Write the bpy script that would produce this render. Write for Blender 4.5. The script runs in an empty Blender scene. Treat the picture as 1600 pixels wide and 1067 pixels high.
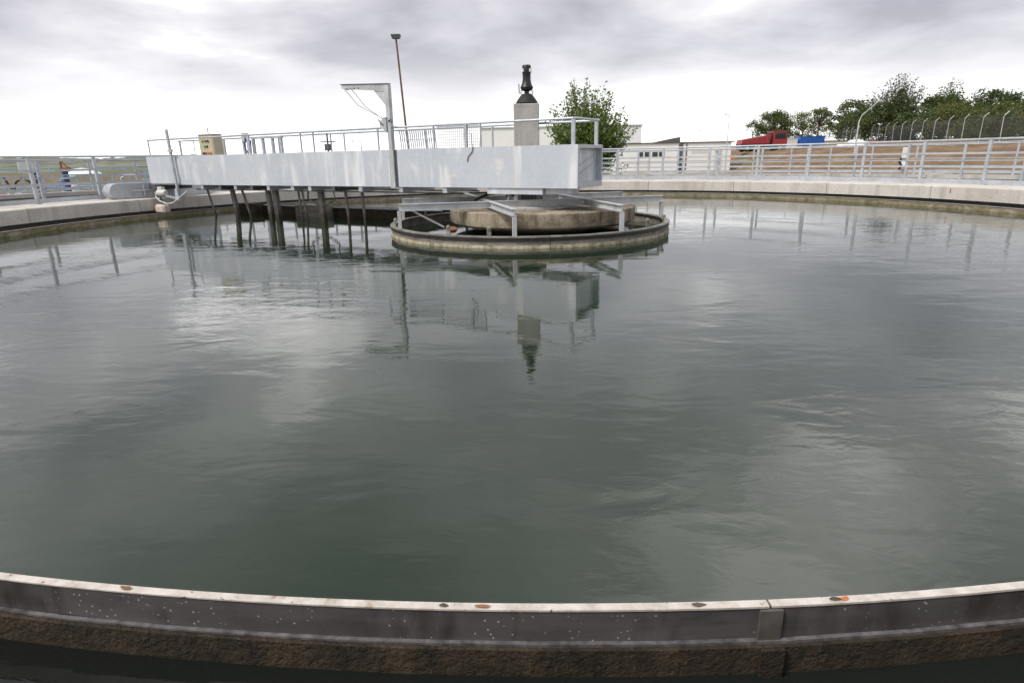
import bpy, math, random
import numpy as np
from mathutils import Vector, Matrix, noise
R = math.radians
sc = bpy.context.scene
col = sc.collection
random.seed(7)

# ------------------------------------------------------------------ camera
CAM = (0.0, -11.826, 1.3343)
PITCH, ROLL, YAW, FPX = 0.2953, -0.0189, -0.0316, 945.0
s_, c_ = math.sin(YAW), math.cos(YAW)
fw = Vector((s_*math.cos(PITCH), c_*math.cos(PITCH), -math.sin(PITCH)))
rt = Vector((c_, -s_, 0)); up = rt.cross(fw)
r2 = math.cos(ROLL)*rt + math.sin(ROLL)*up
u2 = -math.sin(ROLL)*rt + math.cos(ROLL)*up
cam_d = bpy.data.cameras.new('camera'); cam = bpy.data.objects.new('camera', cam_d); col.objects.link(cam)
M = Matrix((r2, u2, -fw)).transposed().to_4x4(); M.translation = CAM
cam.matrix_world = M
cam_d.sensor_width = 36; cam_d.lens = FPX/1600*36; cam_d.clip_end = 12000; cam_d.clip_start = 0.05
sc.camera = cam
sc.view_settings.view_transform = 'Standard'; sc.view_settings.look = 'None'
sc.view_settings.gamma = 1; sc.view_settings.use_curve_mapping = False
sc.view_settings.exposure = 0.95

SEED = 11.0
# ------------------------------------------------------------------ world: overcast cloud layer over a pale sky
SUN_EL, SUN_AZ = R(50), R(215)          # azimuth of the sun measured from +x
w = bpy.data.worlds.new('World'); sc.world = w; w.use_nodes = True
nt = w.node_tree; nt.nodes.clear()
def N(t, **k):
    n = nt.nodes.new(t)
    for a, b in k.items():
        if a == 'op': n.operation = b
        else: setattr(n, a, b)
    return n
def lk(a, b): nt.links.new(a, b)
def mth(op, a, b=None, c=None, clamp=False):
    n = N('ShaderNodeMath', op=op); n.use_clamp = clamp
    for i, v in enumerate((a, b, c)):
        if v is None: continue
        if isinstance(v, (int, float)): n.inputs[i].default_value = v
        else: lk(v, n.inputs[i])
    return n.outputs[0]
tc = N('ShaderNodeTexCoord'); sx = N('ShaderNodeSeparateXYZ'); lk(tc.outputs['Generated'], sx.inputs[0])
zc = mth('MAXIMUM', sx.outputs[2], 0.0)
den = mth('ADD', zc, 0.19)
cx = mth('DIVIDE', sx.outputs[0], den); cy = mth('DIVIDE', sx.outputs[1], den)
cv = N('ShaderNodeCombineXYZ'); lk(cx, cv.inputs[0]); lk(cy, cv.inputs[1]); cv.inputs[2].default_value = SEED
n1 = N('ShaderNodeTexNoise'); n1.inputs['Scale'].default_value = 1.25; n1.inputs['Detail'].default_value = 7; n1.inputs['Roughness'].default_value = 0.48; n1.inputs['Distortion'].default_value = 0.2
lk(cv.outputs[0], n1.inputs['Vector'])
# cloud thickness modulates a sky that is brightest towards the horizon
cr = N('ShaderNodeValToRGB'); lk(n1.outputs['Fac'], cr.inputs[0])
e = cr.color_ramp.elements
e[0].position = 0.34; e[0].color = (0.50, 0.495, 0.535, 1)
e[1].position = 0.68; e[1].color = (2.3, 2.27, 2.2, 1)
m_ = e.new(0.47); m_.color = (0.78, 0.77, 0.805, 1)
m_ = e.new(0.57); m_.color = (1.06, 1.05, 1.05, 1)
el = N('ShaderNodeValToRGB'); lk(zc, el.inputs[0]); q_ = el.color_ramp.elements
q_[0].position = 0; q_[0].color = (1.12, 1.10, 1.08, 1); q_[1].position = 1; q_[1].color = (.47, .47, .485, 1)
for p_, v_ in ((.03, (1.02, 1.01, 1.0)), (.075, (.66, .65, .66)), (.13, (.53, .52, .54)), (.25, (.53, .525, .535)), (.55, (.51, .505, .51))): m_ = q_.new(p_); m_.color = (*v_, 1)
hz = N('ShaderNodeMapRange'); hz.interpolation_type = 'SMOOTHSTEP'
n2 = N('ShaderNodeTexNoise'); n2.inputs['Scale'].default_value = 2.2; n2.inputs['Detail'].default_value = 4
lk(tc.outputs['Generated'], n2.inputs['Vector'])
zz = mth('ADD', sx.outputs[2], mth('MULTIPLY', mth('SUBTRACT', n2.outputs['Fac'], 0.5), 0.12))
lk(zz, hz.inputs[0]); hz.inputs[1].default_value = 0.01; hz.inputs[2].default_value = 0.20
mm = N('ShaderNodeMix', data_type='RGBA'); lk(hz.outputs[0], mm.inputs[0]); mm.inputs[6].default_value = (1, 1, 1, 1); lk(cr.outputs[0], mm.inputs[7])
mx = N('ShaderNodeMix', data_type='RGBA', blend_type='MULTIPLY'); mx.inputs[0].default_value = 1; lk(el.outputs[0], mx.inputs[6]); lk(mm.outputs[2], mx.inputs[7])
sky = N('ShaderNodeTexSky'); sky.sky_type = 'NISHITA'; sky.sun_disc = False
sky.sun_elevation = SUN_EL; sky.sun_rotation = math.pi/2 - SUN_AZ
b1 = N('ShaderNodeBackground'); lk(sky.outputs[0], b1.inputs[0]); b1.inputs[1].default_value = 0.08
b2 = N('ShaderNodeBackground'); lk(mx.outputs[2], b2.inputs[0]); b2.inputs[1].default_value = 0.92
ms = N('ShaderNodeMixShader'); ms.inputs[0].default_value = 0.93; lk(b1.outputs[0], ms.inputs[1]); lk(b2.outputs[0], ms.inputs[2])
wo = N('ShaderNodeOutputWorld'); lk(ms.outputs[0], wo.inputs[0])

sun_d = bpy.data.lights.new('sun', 'SUN'); sun_d.energy = 1.5; sun_d.angle = R(14); sun_d.color = (1, 0.955, 0.89)
sun = bpy.data.objects.new('sun', sun_d); col.objects.link(sun)
sv = Vector((math.cos(SUN_AZ)*math.cos(SUN_EL), math.sin(SUN_AZ)*math.cos(SUN_EL), math.sin(SUN_EL)))
sun.rotation_euler = sv.to_track_quat('Z', 'Y').to_euler(); sun.location = (0, 0, 30)

# ------------------------------------------------------------------ materials
MATS = {}
class NB:
    def __init__(s, name):
        s.m = bpy.data.materials.new(name); s.m.use_nodes = True; s.t = s.m.node_tree; s.b = s.t.nodes['Principled BSDF']
        s.tc = s.t.nodes.new('ShaderNodeTexCoord'); s.oi = s.t.nodes.new('ShaderNodeObjectInfo')
        a = s.t.nodes.new('ShaderNodeVectorMath'); a.operation = 'MULTIPLY_ADD'
        s.t.links.new(s.oi.outputs['Random'], a.inputs[0]); a.inputs[1].default_value = (17, 31, 9); s.t.links.new(s.tc.outputs['Object'], a.inputs[2])
        s.vec = a.outputs[0]
    def link(s, a, b): s.t.links.new(a, b)
    def noise(s, scale, detail=4, rough=.55, stretch=None, dist=0):
        n = s.t.nodes.new('ShaderNodeTexNoise'); n.inputs['Scale'].default_value = scale; n.inputs['Detail'].default_value = detail; n.inputs['Roughness'].default_value = rough; n.inputs['Distortion'].default_value = dist
        v = s.vec
        if stretch:
            mp = s.t.nodes.new('ShaderNodeMapping'); mp.inputs['Scale'].default_value = stretch; s.link(v, mp.inputs[0]); v = mp.outputs[0]
        s.link(v, n.inputs['Vector']); return n.outputs['Fac']
    def ramp(s, fac, stops):
        r = s.t.nodes.new('ShaderNodeValToRGB'); s.link(fac, r.inputs[0]); el = r.color_ramp.elements
        while len(el) < len(stops): el.new(.5)
        for q, (p, c) in zip(el, stops): q.position = p; q.color = (*c, 1) if len(c) == 3 else c
        return r.outputs[0]
    def rng(s, fac, a, b, c=0, d=1):
        r = s.t.nodes.new('ShaderNodeMapRange'); s.link(fac, r.inputs[0])
        for i, v in enumerate((a, b, c, d)): r.inputs[i+1].default_value = v
        return r.outputs[0]
    def mix(s, f, a, b, mode='MIX'):
        n = s.t.nodes.new('ShaderNodeMix'); n.data_type = 'RGBA'; n.blend_type = mode
        for i, v in ((0, f), (6, a), (7, b)):
            if isinstance(v, (int, float)): n.inputs[i].default_value = v
            elif isinstance(v, tuple): n.inputs[i].default_value = (*v, 1)
            else: s.link(v, n.inputs[i])
        return n.outputs[2]
    def math(s, op, a, b):
        n = s.t.nodes.new('ShaderNodeMath'); n.operation = op
        for i, v in ((0, a), (1, b)):
            if isinstance(v, (int, float)): n.inputs[i].default_value = v
            else: s.link(v, n.inputs[i])
        return n.outputs[0]
    def z(s):
        n = s.t.nodes.new('ShaderNodeSeparateXYZ'); s.link(s.tc.outputs['Object'], n.inputs[0]); return n.outputs[2]
    def xyz(s):
        n = s.t.nodes.new('ShaderNodeSeparateXYZ'); s.link(s.tc.outputs['Object'], n.inputs[0]); return n.outputs
    def bump(s, h, st=.3, d=.01):
        n = s.t.nodes.new('ShaderNodeBump'); n.inputs['Strength'].default_value = st; n.inputs['Distance'].default_value = d
        s.link(h, n.inputs['Height']); s.link(n.outputs[0], s.b.inputs['Normal'])
    def fin(s, colr=None, rough=.6, metal=0, key=None):
        if colr is not None:
            if isinstance(colr, tuple): s.b.inputs['Base Color'].default_value = (*colr, 1)
            else: s.link(colr, s.b.inputs['Base Color'])
        if isinstance(rough, (int, float)): s.b.inputs['Roughness'].default_value = rough
        else: s.link(rough, s.b.inputs['Roughness'])
        s.b.inputs['Metallic'].default_value = metal
        MATS[key or s.m.name] = s.m; return s.m

def simple(name, c, rough=.6, metal=0, var=.25, scale=6):
    k = NB(name); n = k.noise(scale, 5)
    lo = tuple(x*(1-var) for x in c); hi = tuple(min(1, x*(1+var)) for x in c)
    return k.fin(k.ramp(n, [(.3, lo), (.7, hi)]), rough, metal)

# galvanised steel
k = NB('galvanised'); a = k.noise(9, 6, .65); b = k.noise(1.6, 4, .5, (1, 1, .25))
c1 = k.ramp(a, [(.25, (.40, .43, .47)), (.75, (.60, .63, .67))]); c2 = k.ramp(b, [(.35, (.8, .8, .8)), (.7, (1, 1, 1))])
k.bump(a, .08, .004); k.fin(k.mix(1, c1, c2, 'MULTIPLY'), .42, .25)
# girder plate: galvanised with pale vertical run marks
k = NB('girder_plate'); a = k.noise(14, 6, .7); b = k.noise(1.0, 3, .5); st = k.noise(2.3, 4, .6, (1.6, 1.6, .14)); st2 = k.noise(7, 3, .6, (1.5, 1.5, .06)); pt = k.noise(1.3, 2, .5)
base = k.mix(.5, k.ramp(a, [(.3, (.45, .485, .535)), (.7, (.58, .615, .66))]), k.ramp(b, [(.3, (.46, .495, .545)), (.7, (.58, .615, .66))]))
f = k.math('MULTIPLY', k.rng(st, .50, .62), k.rng(pt, .44, .56)); base = k.mix(f, base, (.74, .75, .77))
f2 = k.math('MULTIPLY', k.rng(st2, .55, .68, 0, .6), k.rng(pt, .40, .55)); base = k.mix(f2, base, (.62, .585, .55))
sp = k.noise(2.4, 5, .7); base = k.mix(k.rng(sp, .60, .66, 0, .6), base, (.72, .70, .67))
k.bump(b, .25, .02); k.fin(base, .5, .15)
simple('clamp_dark', (.22, .23, .245), .6, .1)
simple('dark_steel', (.10, .105, .115), .55, .2)
simple('steel_beam', (.47, .485, .49), .5, .15, .2, 5)
# weathered concrete
def concrete(name, lo, hi, stain, rust=False, drip=True, blotch=0):
    k = NB(name); a = k.noise(1.3, 6, .6); g = k.noise(45, 3, .6); d = k.noise(2.4, 5, .6, (1, 1, .12)); s2 = k.noise(.55, 4, .6)
    c = k.ramp(a, [(.28, lo), (.72, hi)]); c = k.mix(.35, c, k.ramp(g, [(.3, tuple(x*.7 for x in lo)), (.7, hi)]))
    if drip: c = k.mix(k.rng(d, .50, .68, 0, .6), c, stain)
    c = k.mix(k.rng(s2, .50, .66, 0, .45), c, stain)
    if rust:
        r = k.noise(.45, 5, .65); c = k.mix(k.rng(r, .64, .74, 0, .6), c, (.42, .25, .09))
    if blotch:
        q1 = k.noise(3.2, 6, .7); q2 = k.noise(6, 4, .65, (1, 1, .10)); c = k.mix(k.rng(q1, .47, .62, 0, blotch), c, stain); c = k.mix(k.rng(q2, .50, .62, 0, blotch*.8), c, tuple(x*.7 for x in stain))
    pits = k.noise(28, 2, .5); c = k.mix(k.rng(pits, .64, .70, 0, .7), c, tuple(x*.35 for x in lo))
    k.bump(g, .35, .006); return k.fin(c, .85)
concrete('coping_concrete', (.55, .52, .475), (.70, .67, .62), (.36, .32, .25), True)
concrete('slab_concrete', (.23, .185, .125), (.47, .405, .31), (.095, .072, .042), blotch=.75)
concrete('column_concrete', (.40, .385, .36), (.54, .52, .49), (.27, .25, .22), blotch=.35)
concrete('outer_concrete', (.42, .41, .39), (.60, .585, .555), (.25, .23, .2))
concrete('rough_concrete', (.10, .095, .08), (.2, .185, .16), (.05, .05, .04))
# weir steel and algae
k = NB('weir_steel'); a = k.noise(3, 5, .6); h = k.noise(2.2, 4, .6, (1, 1, 6)); v = k.t.nodes.new('ShaderNodeTexVoronoi'); v.inputs['Scale'].default_value = 48; k.link(k.vec, v.inputs['Vector']); n = k.noise(3.0, 3)
c = k.ramp(a, [(.3, (.062, .056, .060)), (.7, (.125, .115, .117))]); c = k.mix(k.rng(h, .44, .62, 0, .6), c, (.14, .13, .13))
vm = k.math('MULTIPLY', k.rng(v.outputs['Distance'], .10, .17, 1, 0), k.rng(n, .46, .56)); c = k.mix(vm, c, (.55, .53, .50))
sm = k.noise(5, 4, .6, (1, 1, .3)); c = k.mix(k.rng(sm, .52, .66, 0, .75), c, (.035, .028, .022))
k.bump(a, .2, .006); k.fin(c, .5, .1)
simple('ledge_steel', (.13, .12, .125), .6, .1, .6, 25)
simple('strap_steel', (.11, .10, .09), .6, .1, .35, 14)
k = NB('weir_cap'); a = k.noise(16, 6, .7); b = k.noise(5, 4, .6); c = k.ramp(a, [(.3, (.40, .35, .30)), (.6, (.60, .56, .515))]); c = k.mix(k.rng(b, .63, .70), c, (.22, .13, .08)); d = k.noise(40, 3, .6); c = k.mix(k.rng(d, .66, .72), c, (.16, .10, .07)); k.bump(a, .4, .004); k.fin(c, .8)
k = NB('algae_wall'); a = k.noise(11, 6, .7, (1, 1, .5)); b = k.noise(45, 4, .7); z = k.z()
c = k.ramp(a, [(.3, (.010, .007, .004)), (.5, (.040, .028, .015)), (.72, (.085, .060, .035))]); c = k.mix(k.rng(b, .64, .72, 0, .6), c, (.16, .14, .11)); k.bump(b, 1, .02); k.fin(c, .8)
k = NB('moss_inner'); a = k.noise(5, 6, .7, (1, 1, 1.5)); b = k.noise(1.2, 3, .6)
c = k.ramp(a, [(.3, (.10, .085, .045)), (.5, (.24, .20, .12)), (.7, (.42, .385, .30))]); c = k.mix(k.rng(b, .45, .65, 0, .7), c, (.15, .15, .06)); k.bump(a, .5, .01); k.fin(c, .75)
k = NB('drum_steel'); a = k.noise(4, 6, .65, (1, 1, 3)); b = k.noise(14, 5, .7)
c = k.ramp(a, [(.3, (.10, .09, .075)), (.5, (.21, .195, .17)), (.75, (.34, .32, .28))]); c = k.mix(k.rng(b, .58, .72, 0, .8), c, (.05, .038, .025)); k.bump(b, .3, .006); k.fin(c, .65, .1)
k = NB('drum_crust'); a = k.noise(8, 6, .7); c = k.ramp(a, [(.35, (.13, .115, .06)), (.5, (.40, .36, .25)), (.7, (.60, .56, .46))]); k.bump(a, .5, .01); k.fin(c, .8)
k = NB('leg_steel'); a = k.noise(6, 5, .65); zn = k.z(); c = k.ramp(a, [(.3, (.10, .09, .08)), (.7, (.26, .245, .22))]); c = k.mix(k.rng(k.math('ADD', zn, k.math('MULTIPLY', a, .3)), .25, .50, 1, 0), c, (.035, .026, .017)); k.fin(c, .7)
simple('dark_sludge', (.02, .018, .014), .5, 0, .5, 8)
# water: murky green body, rippled surface
def water(name, body, ior, amp):
    k = NB(name)
    def nz(sc_, st, det, off):
        mp = k.t.nodes.new('ShaderNodeMapping'); mp.inputs['Scale'].default_value = st; mp.inputs['Location'].default_value = (off, off*.7, 0); mp.inputs['Rotation'].default_value = (0, 0, R(12))
        k.link(k.tc.outputs['Object'], mp.inputs[0]); n = k.t.nodes.new('ShaderNodeTexNoise'); n.inputs['Scale'].default_value = sc_; n.inputs['Detail'].default_value = det; n.inputs['Roughness'].default_value = .5; n.inputs['Distortion'].default_value = .6
        k.link(mp.outputs[0], n.inputs['Vector']); return n.outputs['Fac']
    h1 = nz(2.2, (.55, 1.25, 1), 2, 0); h2 = nz(8.5, (.6, 1.2, 1), 3, 5); calm = nz(.22, (1, 1, 1), 2, 9)
    h = k.math('ADD', k.math('MULTIPLY', h1, 1.0), k.math('MULTIPLY', h2, .27))
    h = k.math('MULTIPLY', h, k.rng(calm, .38, .62, .14, 1.3))
    k.bump(h, 1.0, amp); k.b.inputs['IOR'].default_value = ior
    b = k.noise(.25, 3); k.fin(k.ramp(b, [(.3, tuple(x*.8 for x in body)), (.7, tuple(x*1.2 for x in body))]), .03); return k.m
water('clarifier_water', (.010, .0215, .009), 1.66, .006)
water('dark_water', (.012, .014, .012), 1.33, .01)
simple('rust', (.23, .105, .05), .85, 0, .4, 10); simple('brown_pole', (.16, .09, .055), .8, 0, .5, 3)
simple('black_plastic', (.012, .012, .013), .42, 0, .3); simple('black_rubber', (.015, .014, .014), .7)
simple('beige_paint', (.47, .42, .30), .5, 0, .08); simple('white_paint', (.78, .77, .75), .55, 0, .04)
simple('white_render', (.84, .835, .825), .85, 0, .04, .4); simple('roof_dark', (.10, .10, .105), .7)
simple('window_glass', (.03, .035, .04), .08, 0, .3); simple('panel_white', (.66, .655, .64), .6, 0, .04)
simple('foam_beige', (.60, .52, .44), .85, 0, .15, 12); simple('motor_grey', (.60, .60, .58), .45, 0, .08)
simple('red_paint', (.30, .035, .04), .4, 0, .2); simple('orange_paint', (.62, .16, .03), .5, 0, .15); simple('chassis', (.03, .03, .032), .6)
simple('container_white', (.72, .72, .71), .5, 0, .05); simple('container_blue', (.03, .12, .42), .45, 0, .12)
simple('light_blue_paint', (.24, .42, .54), .5, 0, .15); simple('navy_paint', (.022, .055, .17), .45, 0, .15)
simple('tan_wall', (.37, .29, .19), .9, 0, .2, 1.5); simple('yellow_paint', (.65, .45, .03), .5); simple('red_valve', (.4, .02, .05), .5)
simple('green_light', (.03, .30, .08), .4); simple('pale_metal', (.55, .56, .57), .4, .2, .1)
simple('white_cover', (.80, .80, .79), .6, 0, .04, 1); simple('wire', (.10, .105, .10), .6, .1)
simple('orange_leaf', (.50, .16, .04), .8)
simple('bark', (.09, .07, .05), .9, 0, .4, 5)
def leafmat(name, lo, hi):
    k = NB(name); g = k.t.nodes.new('ShaderNodeNewGeometry'); n = k.noise(.9, 3)
    c = k.mix(.5, k.ramp(g.outputs['Random Per Island'], [(0, lo), (1, hi)]), k.ramp(n, [(.3, lo), (.7, hi)]))
    m = k.fin(c, .55)
    tr = k.t.nodes.new('ShaderNodeBsdfTranslucent'); k.link(k.mix(1, c, (1.1, 1.25, .6), 'MULTIPLY'), tr.inputs[0])
    mxs = k.t.nodes.new('ShaderNodeMixShader'); mxs.inputs[0].default_value = .3; k.link(k.b.outputs[0], mxs.inputs[1]); k.link(tr.outputs[0], mxs.inputs[2]); k.link(mxs.outputs[0], k.t.nodes['Material Output'].inputs[0])
leafmat('leaf_fresh', (.06, .105, .016), (.18, .25, .05)); leafmat('leaf_dark', (.028, .046, .015), (.115, .150, .045))
leafmat('leaf_mid', (.045, .07, .02), (.12, .15, .045)); leafmat('leaf_olive', (.07, .09, .02), (.17, .18, .05))
# ground: trampled soil with grass patches
k = NB('soil_ground'); a = k.noise(.25, 6, .65); b = k.noise(1.7, 6, .7); g = k.noise(.05, 3, .6); f = k.noise(.55, 6, .75, (1, .45, 3))
soil = k.mix(.5, k.ramp(a, [(.3, (.11, .066, .033)), (.7, (.25, .165, .09))]), k.ramp(f, [(.36, (.06, .034, .017)), (.5, (.17, .108, .057)), (.64, (.32, .225, .13))]))
gr = k.ramp(b, [(.3, (.06, .08, .028)), (.7, (.14, .155, .06))])
xy = k.xyz(); far = k.rng(k.math('ADD', xy[0], k.math('MULTIPLY', xy[1], .15)), 22, 36, 1, 0)
gf = k.math('MAXIMUM', k.rng(g, .64, .70, 0, .8), far); c = k.mix(gf, soil, gr); k.bump(f, 1, .25); k.fin(c, .95)
k = NB('hill_fields'); a = k.noise(.004, 5, .6, (1, 1, 6)); b = k.noise(.03, 5, .7)
c = k.ramp(a, [(.38, (.060, .085, .062)), (.52, (.13, .145, .095)), (.60, (.27, .22, .16)), (.75, (.15, .16, .105))]); c = k.mix(k.rng(b, .5, .6, 0, .8), c, (.06, .085, .06)); k.fin(c, 1)
k = NB('gravel'); a = k.noise(6, 6, .7); k.fin(k.ramp(a, [(.3, (.28, .26, .23)), (.7, (.45, .43, .39))]), .95)

# ------------------------------------------------------------------ mesh helpers
class MB:
    def __init__(s): s.v = []; s.f = []
    def add(s, vs, fs):
        o = len(s.v); s.v += [tuple(v) for v in vs]; s.f += [tuple(i+o for i in f) for f in fs]; return s
    def box(s, x0, x1, y0, y1, z0, z1):
        return s.add([(x0,y0,z0),(x1,y0,z0),(x1,y1,z0),(x0,y1,z0),(x0,y0,z1),(x1,y0,z1),(x1,y1,z1),(x0,y1,z1)],
                     [(3,2,1,0),(4,5,6,7),(0,1,5,4),(1,2,6,5),(2,3,7,6),(3,0,4,7)])
    def bevbox(s, x0, x1, y0, y1, z0, z1, b):
        # vertical-edge chamfered box with a chamfered top
        def ringp(i, z): return [(x0+b+i,y0+i,z),(x1-b-i,y0+i,z),(x1-i,y0+b+i,z),(x1-i,y1-b-i,z),(x1-b-i,y1-i,z),(x0+b+i,y1-i,z),(x0+i,y1-b-i,z),(x0+i,y0+b+i,z)]
        vs = ringp(0, z0)+ringp(0, z1-b)+ringp(b*.7, z1)
        fs = [tuple(range(7,-1,-1)), tuple(range(16,24))]
        for L in (0, 8):
            for i in range(8): j = (i+1) % 8; fs.append((L+i, L+j, L+8+j, L+8+i))
        return s.add(vs, fs)
    def bar(s, p, q, w, h, upv=(0,0,1)):
        p, q = Vector(p), Vector(q); d = (q-p).normalized(); u = Vector(upv)
        if abs(d.dot(u)) > .98: u = Vector((0,1,0))
        x = d.cross(u).normalized(); y = x.cross(d)
        vs = []
        for c in (p, q):
            for a, b in ((-1,-1),(1,-1),(1,1),(-1,1)): vs.append(c + x*a*w/2 + y*b*h/2)
        return s.add(vs, [(0,1,2,3),(7,6,5,4),(0,4,5,1),(1,5,6,2),(2,6,7,3),(3,7,4,0)])
    def ibeam(s, p, q, w, h, t=.012):
        p, q = Vector(p), Vector(q); z = Vector((0,0,1))
        s.bar(p+z*(h/2-t/2), q+z*(h/2-t/2), w, t); s.bar(p-z*(h/2-t/2), q-z*(h/2-t/2), w, t)
        return s.bar(p, q, t, h-2*t-.002)
    def tube(s, pts, r, n=8, closed=False, caps=True):
        pts = [Vector(p) for p in pts]; m = len(pts); rr = r if isinstance(r, (list, tuple)) else [r]*m
        o = len(s.v); prev = None
        for i, p in enumerate(pts):
            d = (pts[(i+1) % m]-pts[i-1]) if closed else (pts[min(i+1, m-1)]-pts[max(i-1, 0)])
            d.normalize(); u = Vector((0,0,1)) if abs(d.z) < .95 else Vector((0,1,0))
            x = d.cross(u).normalized() if prev is None or abs(d.z) < .95 else (prev - d*prev.dot(d)).normalized()
            if prev is not None and x.dot(prev) < 0: x = -x
            prev = x; y = x.cross(d)
            for k_ in range(n):
                a = 2*math.pi*k_/n; s.v.append(tuple(p + (x*math.cos(a)+y*math.sin(a))*rr[i]))
        for i in range(m if closed else m-1):
            for k_ in range(n):
                a, b = o+i*n, o+((i+1) % m)*n; s.f.append((a+k_, a+(k_+1) % n, b+(k_+1) % n, b+k_))
        if caps and not closed: s.f.append(tuple(o+k_ for k_ in range(n-1,-1,-1))); s.f.append(tuple(o+(m-1)*n+k_ for k_ in range(n)))
        return s
    def arc(s, R0, R1, z0, z1, a0, a1, n, wob=0):
        vs = []; fs = []
        for i in range(n+1):
            a = a0+(a1-a0)*i/n; c, q = math.cos(a), math.sin(a)
            d = wob*noise.noise(Vector((c*9, q*9, 1.3))); e_ = wob*.5*noise.noise(Vector((c*7, q*7, 5.3)))
            for r, z in ((R0+d,z0),(R1+d,z0),(R1+d,z1+e_),(R0+d,z1+e_)): vs.append((r*c, r*q, z))
        for i in range(n):
            b = i*4
            for j in range(4): fs.append((b+j, b+(j+1) % 4, b+4+(j+1) % 4, b+4+j))
        full = abs(abs(a1-a0)-2*math.pi) < 1e-6
        if not full: fs += [(3,2,1,0), tuple(n*4+j for j in range(4))]
        return s.add(vs, fs)
    def lathe(s, prof, n=32, c=(0,0)):
        vs = []; fs = []; m = len(prof)
        for i in range(n):
            a = 2*math.pi*i/n
            for r, z in prof: vs.append((c[0]+r*math.cos(a), c[1]+r*math.sin(a), z))
        for i in range(n):
            for j in range(m-1): fs.append((i*m+j, ((i+1) % n)*m+j, ((i+1) % n)*m+j+1, i*m+j+1))
        fs.append(tuple(i*m+m-1 for i in range(n))); fs.append(tuple(i*m for i in range(n-1,-1,-1)))
        return s.add(vs, fs)
    def mesh(s, name, mat, smooth=False):
        me = bpy.data.meshes.new(name); me.from_pydata(s.v, [], s.f)
        me.materials.append(MATS[mat])
        if smooth:
            me.polygons.foreach_set('use_smooth', [True]*len(me.polygons))
            try: me.set_sharp_from_angle(angle=R(38))
            except Exception: pass
        me.update(); return me
    def build(s, name, mat, parent=None, smooth=False, world=False):
        if world and parent is not None:
            L = parent.location; s.v = [(x-L.x, y-L.y, z-L.z) for x, y, z in s.v]
        o = bpy.data.objects.new(name, s.mesh(name, mat, smooth)); col.objects.link(o); o.parent = parent
        return o
def tag(o, label, cat, group=None, kind=None):
    o['label'] = label; o['category'] = cat
    if group: o['group'] = group
    if kind: o['kind'] = kind
    return o
def thing(name, label, cat, loc=(0,0,0), rz=0, group=None):
    o = bpy.data.objects.new(name, None); col.objects.link(o); o.location = loc; o.rotation_euler = (0,0,rz); o.empty_display_size = .2
    return tag(o, label, cat, group)
def structure(o, label, cat): return tag(o, label, cat, kind='structure')
def P(Rr, az, z=0): return Vector((Rr*math.cos(R(az)), Rr*math.sin(R(az)), z))

# ------------------------------------------------------------------ terrain
FL0, FLD = Vector((41.6, 45.0)), Vector((.30, .954)); FLN = Vector((-.954, .30))
def ss(x): x = max(0, min(1, x)); return x*x*(3-2*x)
def ground_h(x, y):
    v = Vector((x, y))-FL0; s = v.dot(FLN); al = v.dot(FLD)
    low = -1.3 + .8*ss((x-10)/14)*ss((60-y)/40)
    toe = 9 + max(0, min(70, (y-25)*.27))
    top = 1.85 + max(-.4, min(3.0, al*.018))
    h = low + (1.05-low)*ss((toe-s)/7) + (top-1.05)*max(0, min(1, (toe-2-s)/max(4, toe-2)))
    if y < -5: h = low + (h-low)*ss((y+30)/25)
    rough = ss((toe+3-s)/6)*ss((s+2)/4)
    h += rough*(.30*noise.noise(Vector((x*.35, y*.35, 0))) + .16*noise.noise(Vector((x*1.1, y*1.1, 3))))
    return h
def build_ground():
    rs = [0, 12, 17, 20.8]; r = 20.8
    while r < 130: r += .9 if r < 70 else 1.8; rs.append(r)
    while r < 9000: r *= 1.22; rs.append(r)
    azs = []; a = -180
    while a < 180: azs.append(a); a += .8 if 5 <= a < 80 else 3.0
    n = len(azs); vs = [(0, 0, -2.4)]; fs = []
    for i, rr in enumerate(rs[1:]):
        for a in azs:
            x, y = rr*math.cos(R(a)), rr*math.sin(R(a))
            z = -2.4 if rr < 20.5 else (ground_h(x, y) if rr < 400 else ground_h(x*400/rr, y*400/rr)*max(0, 1-(rr-400)/400) - 1.3*min(1, (rr-400)/400))
            vs.append((x, y, z))
    for j in range(n): fs.append((0, 1+j, 1+(j+1) % n))
    for i in range(len(rs)-2):
        for j in range(n):
            a, b = 1+i*n, 1+(i+1)*n; fs.append((a+j, b+j, b+(j+1) % n, a+(j+1) % n))
    o = MB().add(vs, fs).build('ground', 'soil_ground', smooth=True)
    structure(o, 'open ground of brown soil and grass around the tanks', 'ground')
build_ground()
# far hills on the left horizon
def hills(name, dist, a0, a1, hmax, seed, label, depth=500):
    vs = []; fs = []; n = 300; m = 8
    for i in range(n+1):
        a = R(a0+(a1-a0)*i/n); edge = ss(min(i, n-i)/40)
        for j in range(m+1):
            rr = dist+depth*j/m; q = math.sin(math.pi*min(1, j/m*.62+.0))
            hh = hmax*(.62+.5*noise.noise(Vector((a*7+seed, j*.16, seed)))+.16*noise.noise(Vector((a*90, j*.9, seed)))+.08*noise.noise(Vector((a*300, j*2.1, seed))))
            vs.append((rr*math.cos(a), rr*math.sin(a), -1.6+edge*q*hh))
    for i in range(n):
        for j in range(m): b = i*(m+1)+j; fs.append((b, b+1, b+m+2, b+m+1))
    o = MB().add(vs, fs).build(name, 'hill_fields', smooth=True); structure(o, label, 'hill')
hills('hills', 1500, 97, 172, 30, 2.0, 'low far hills with fields and woods along the horizon')

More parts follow.
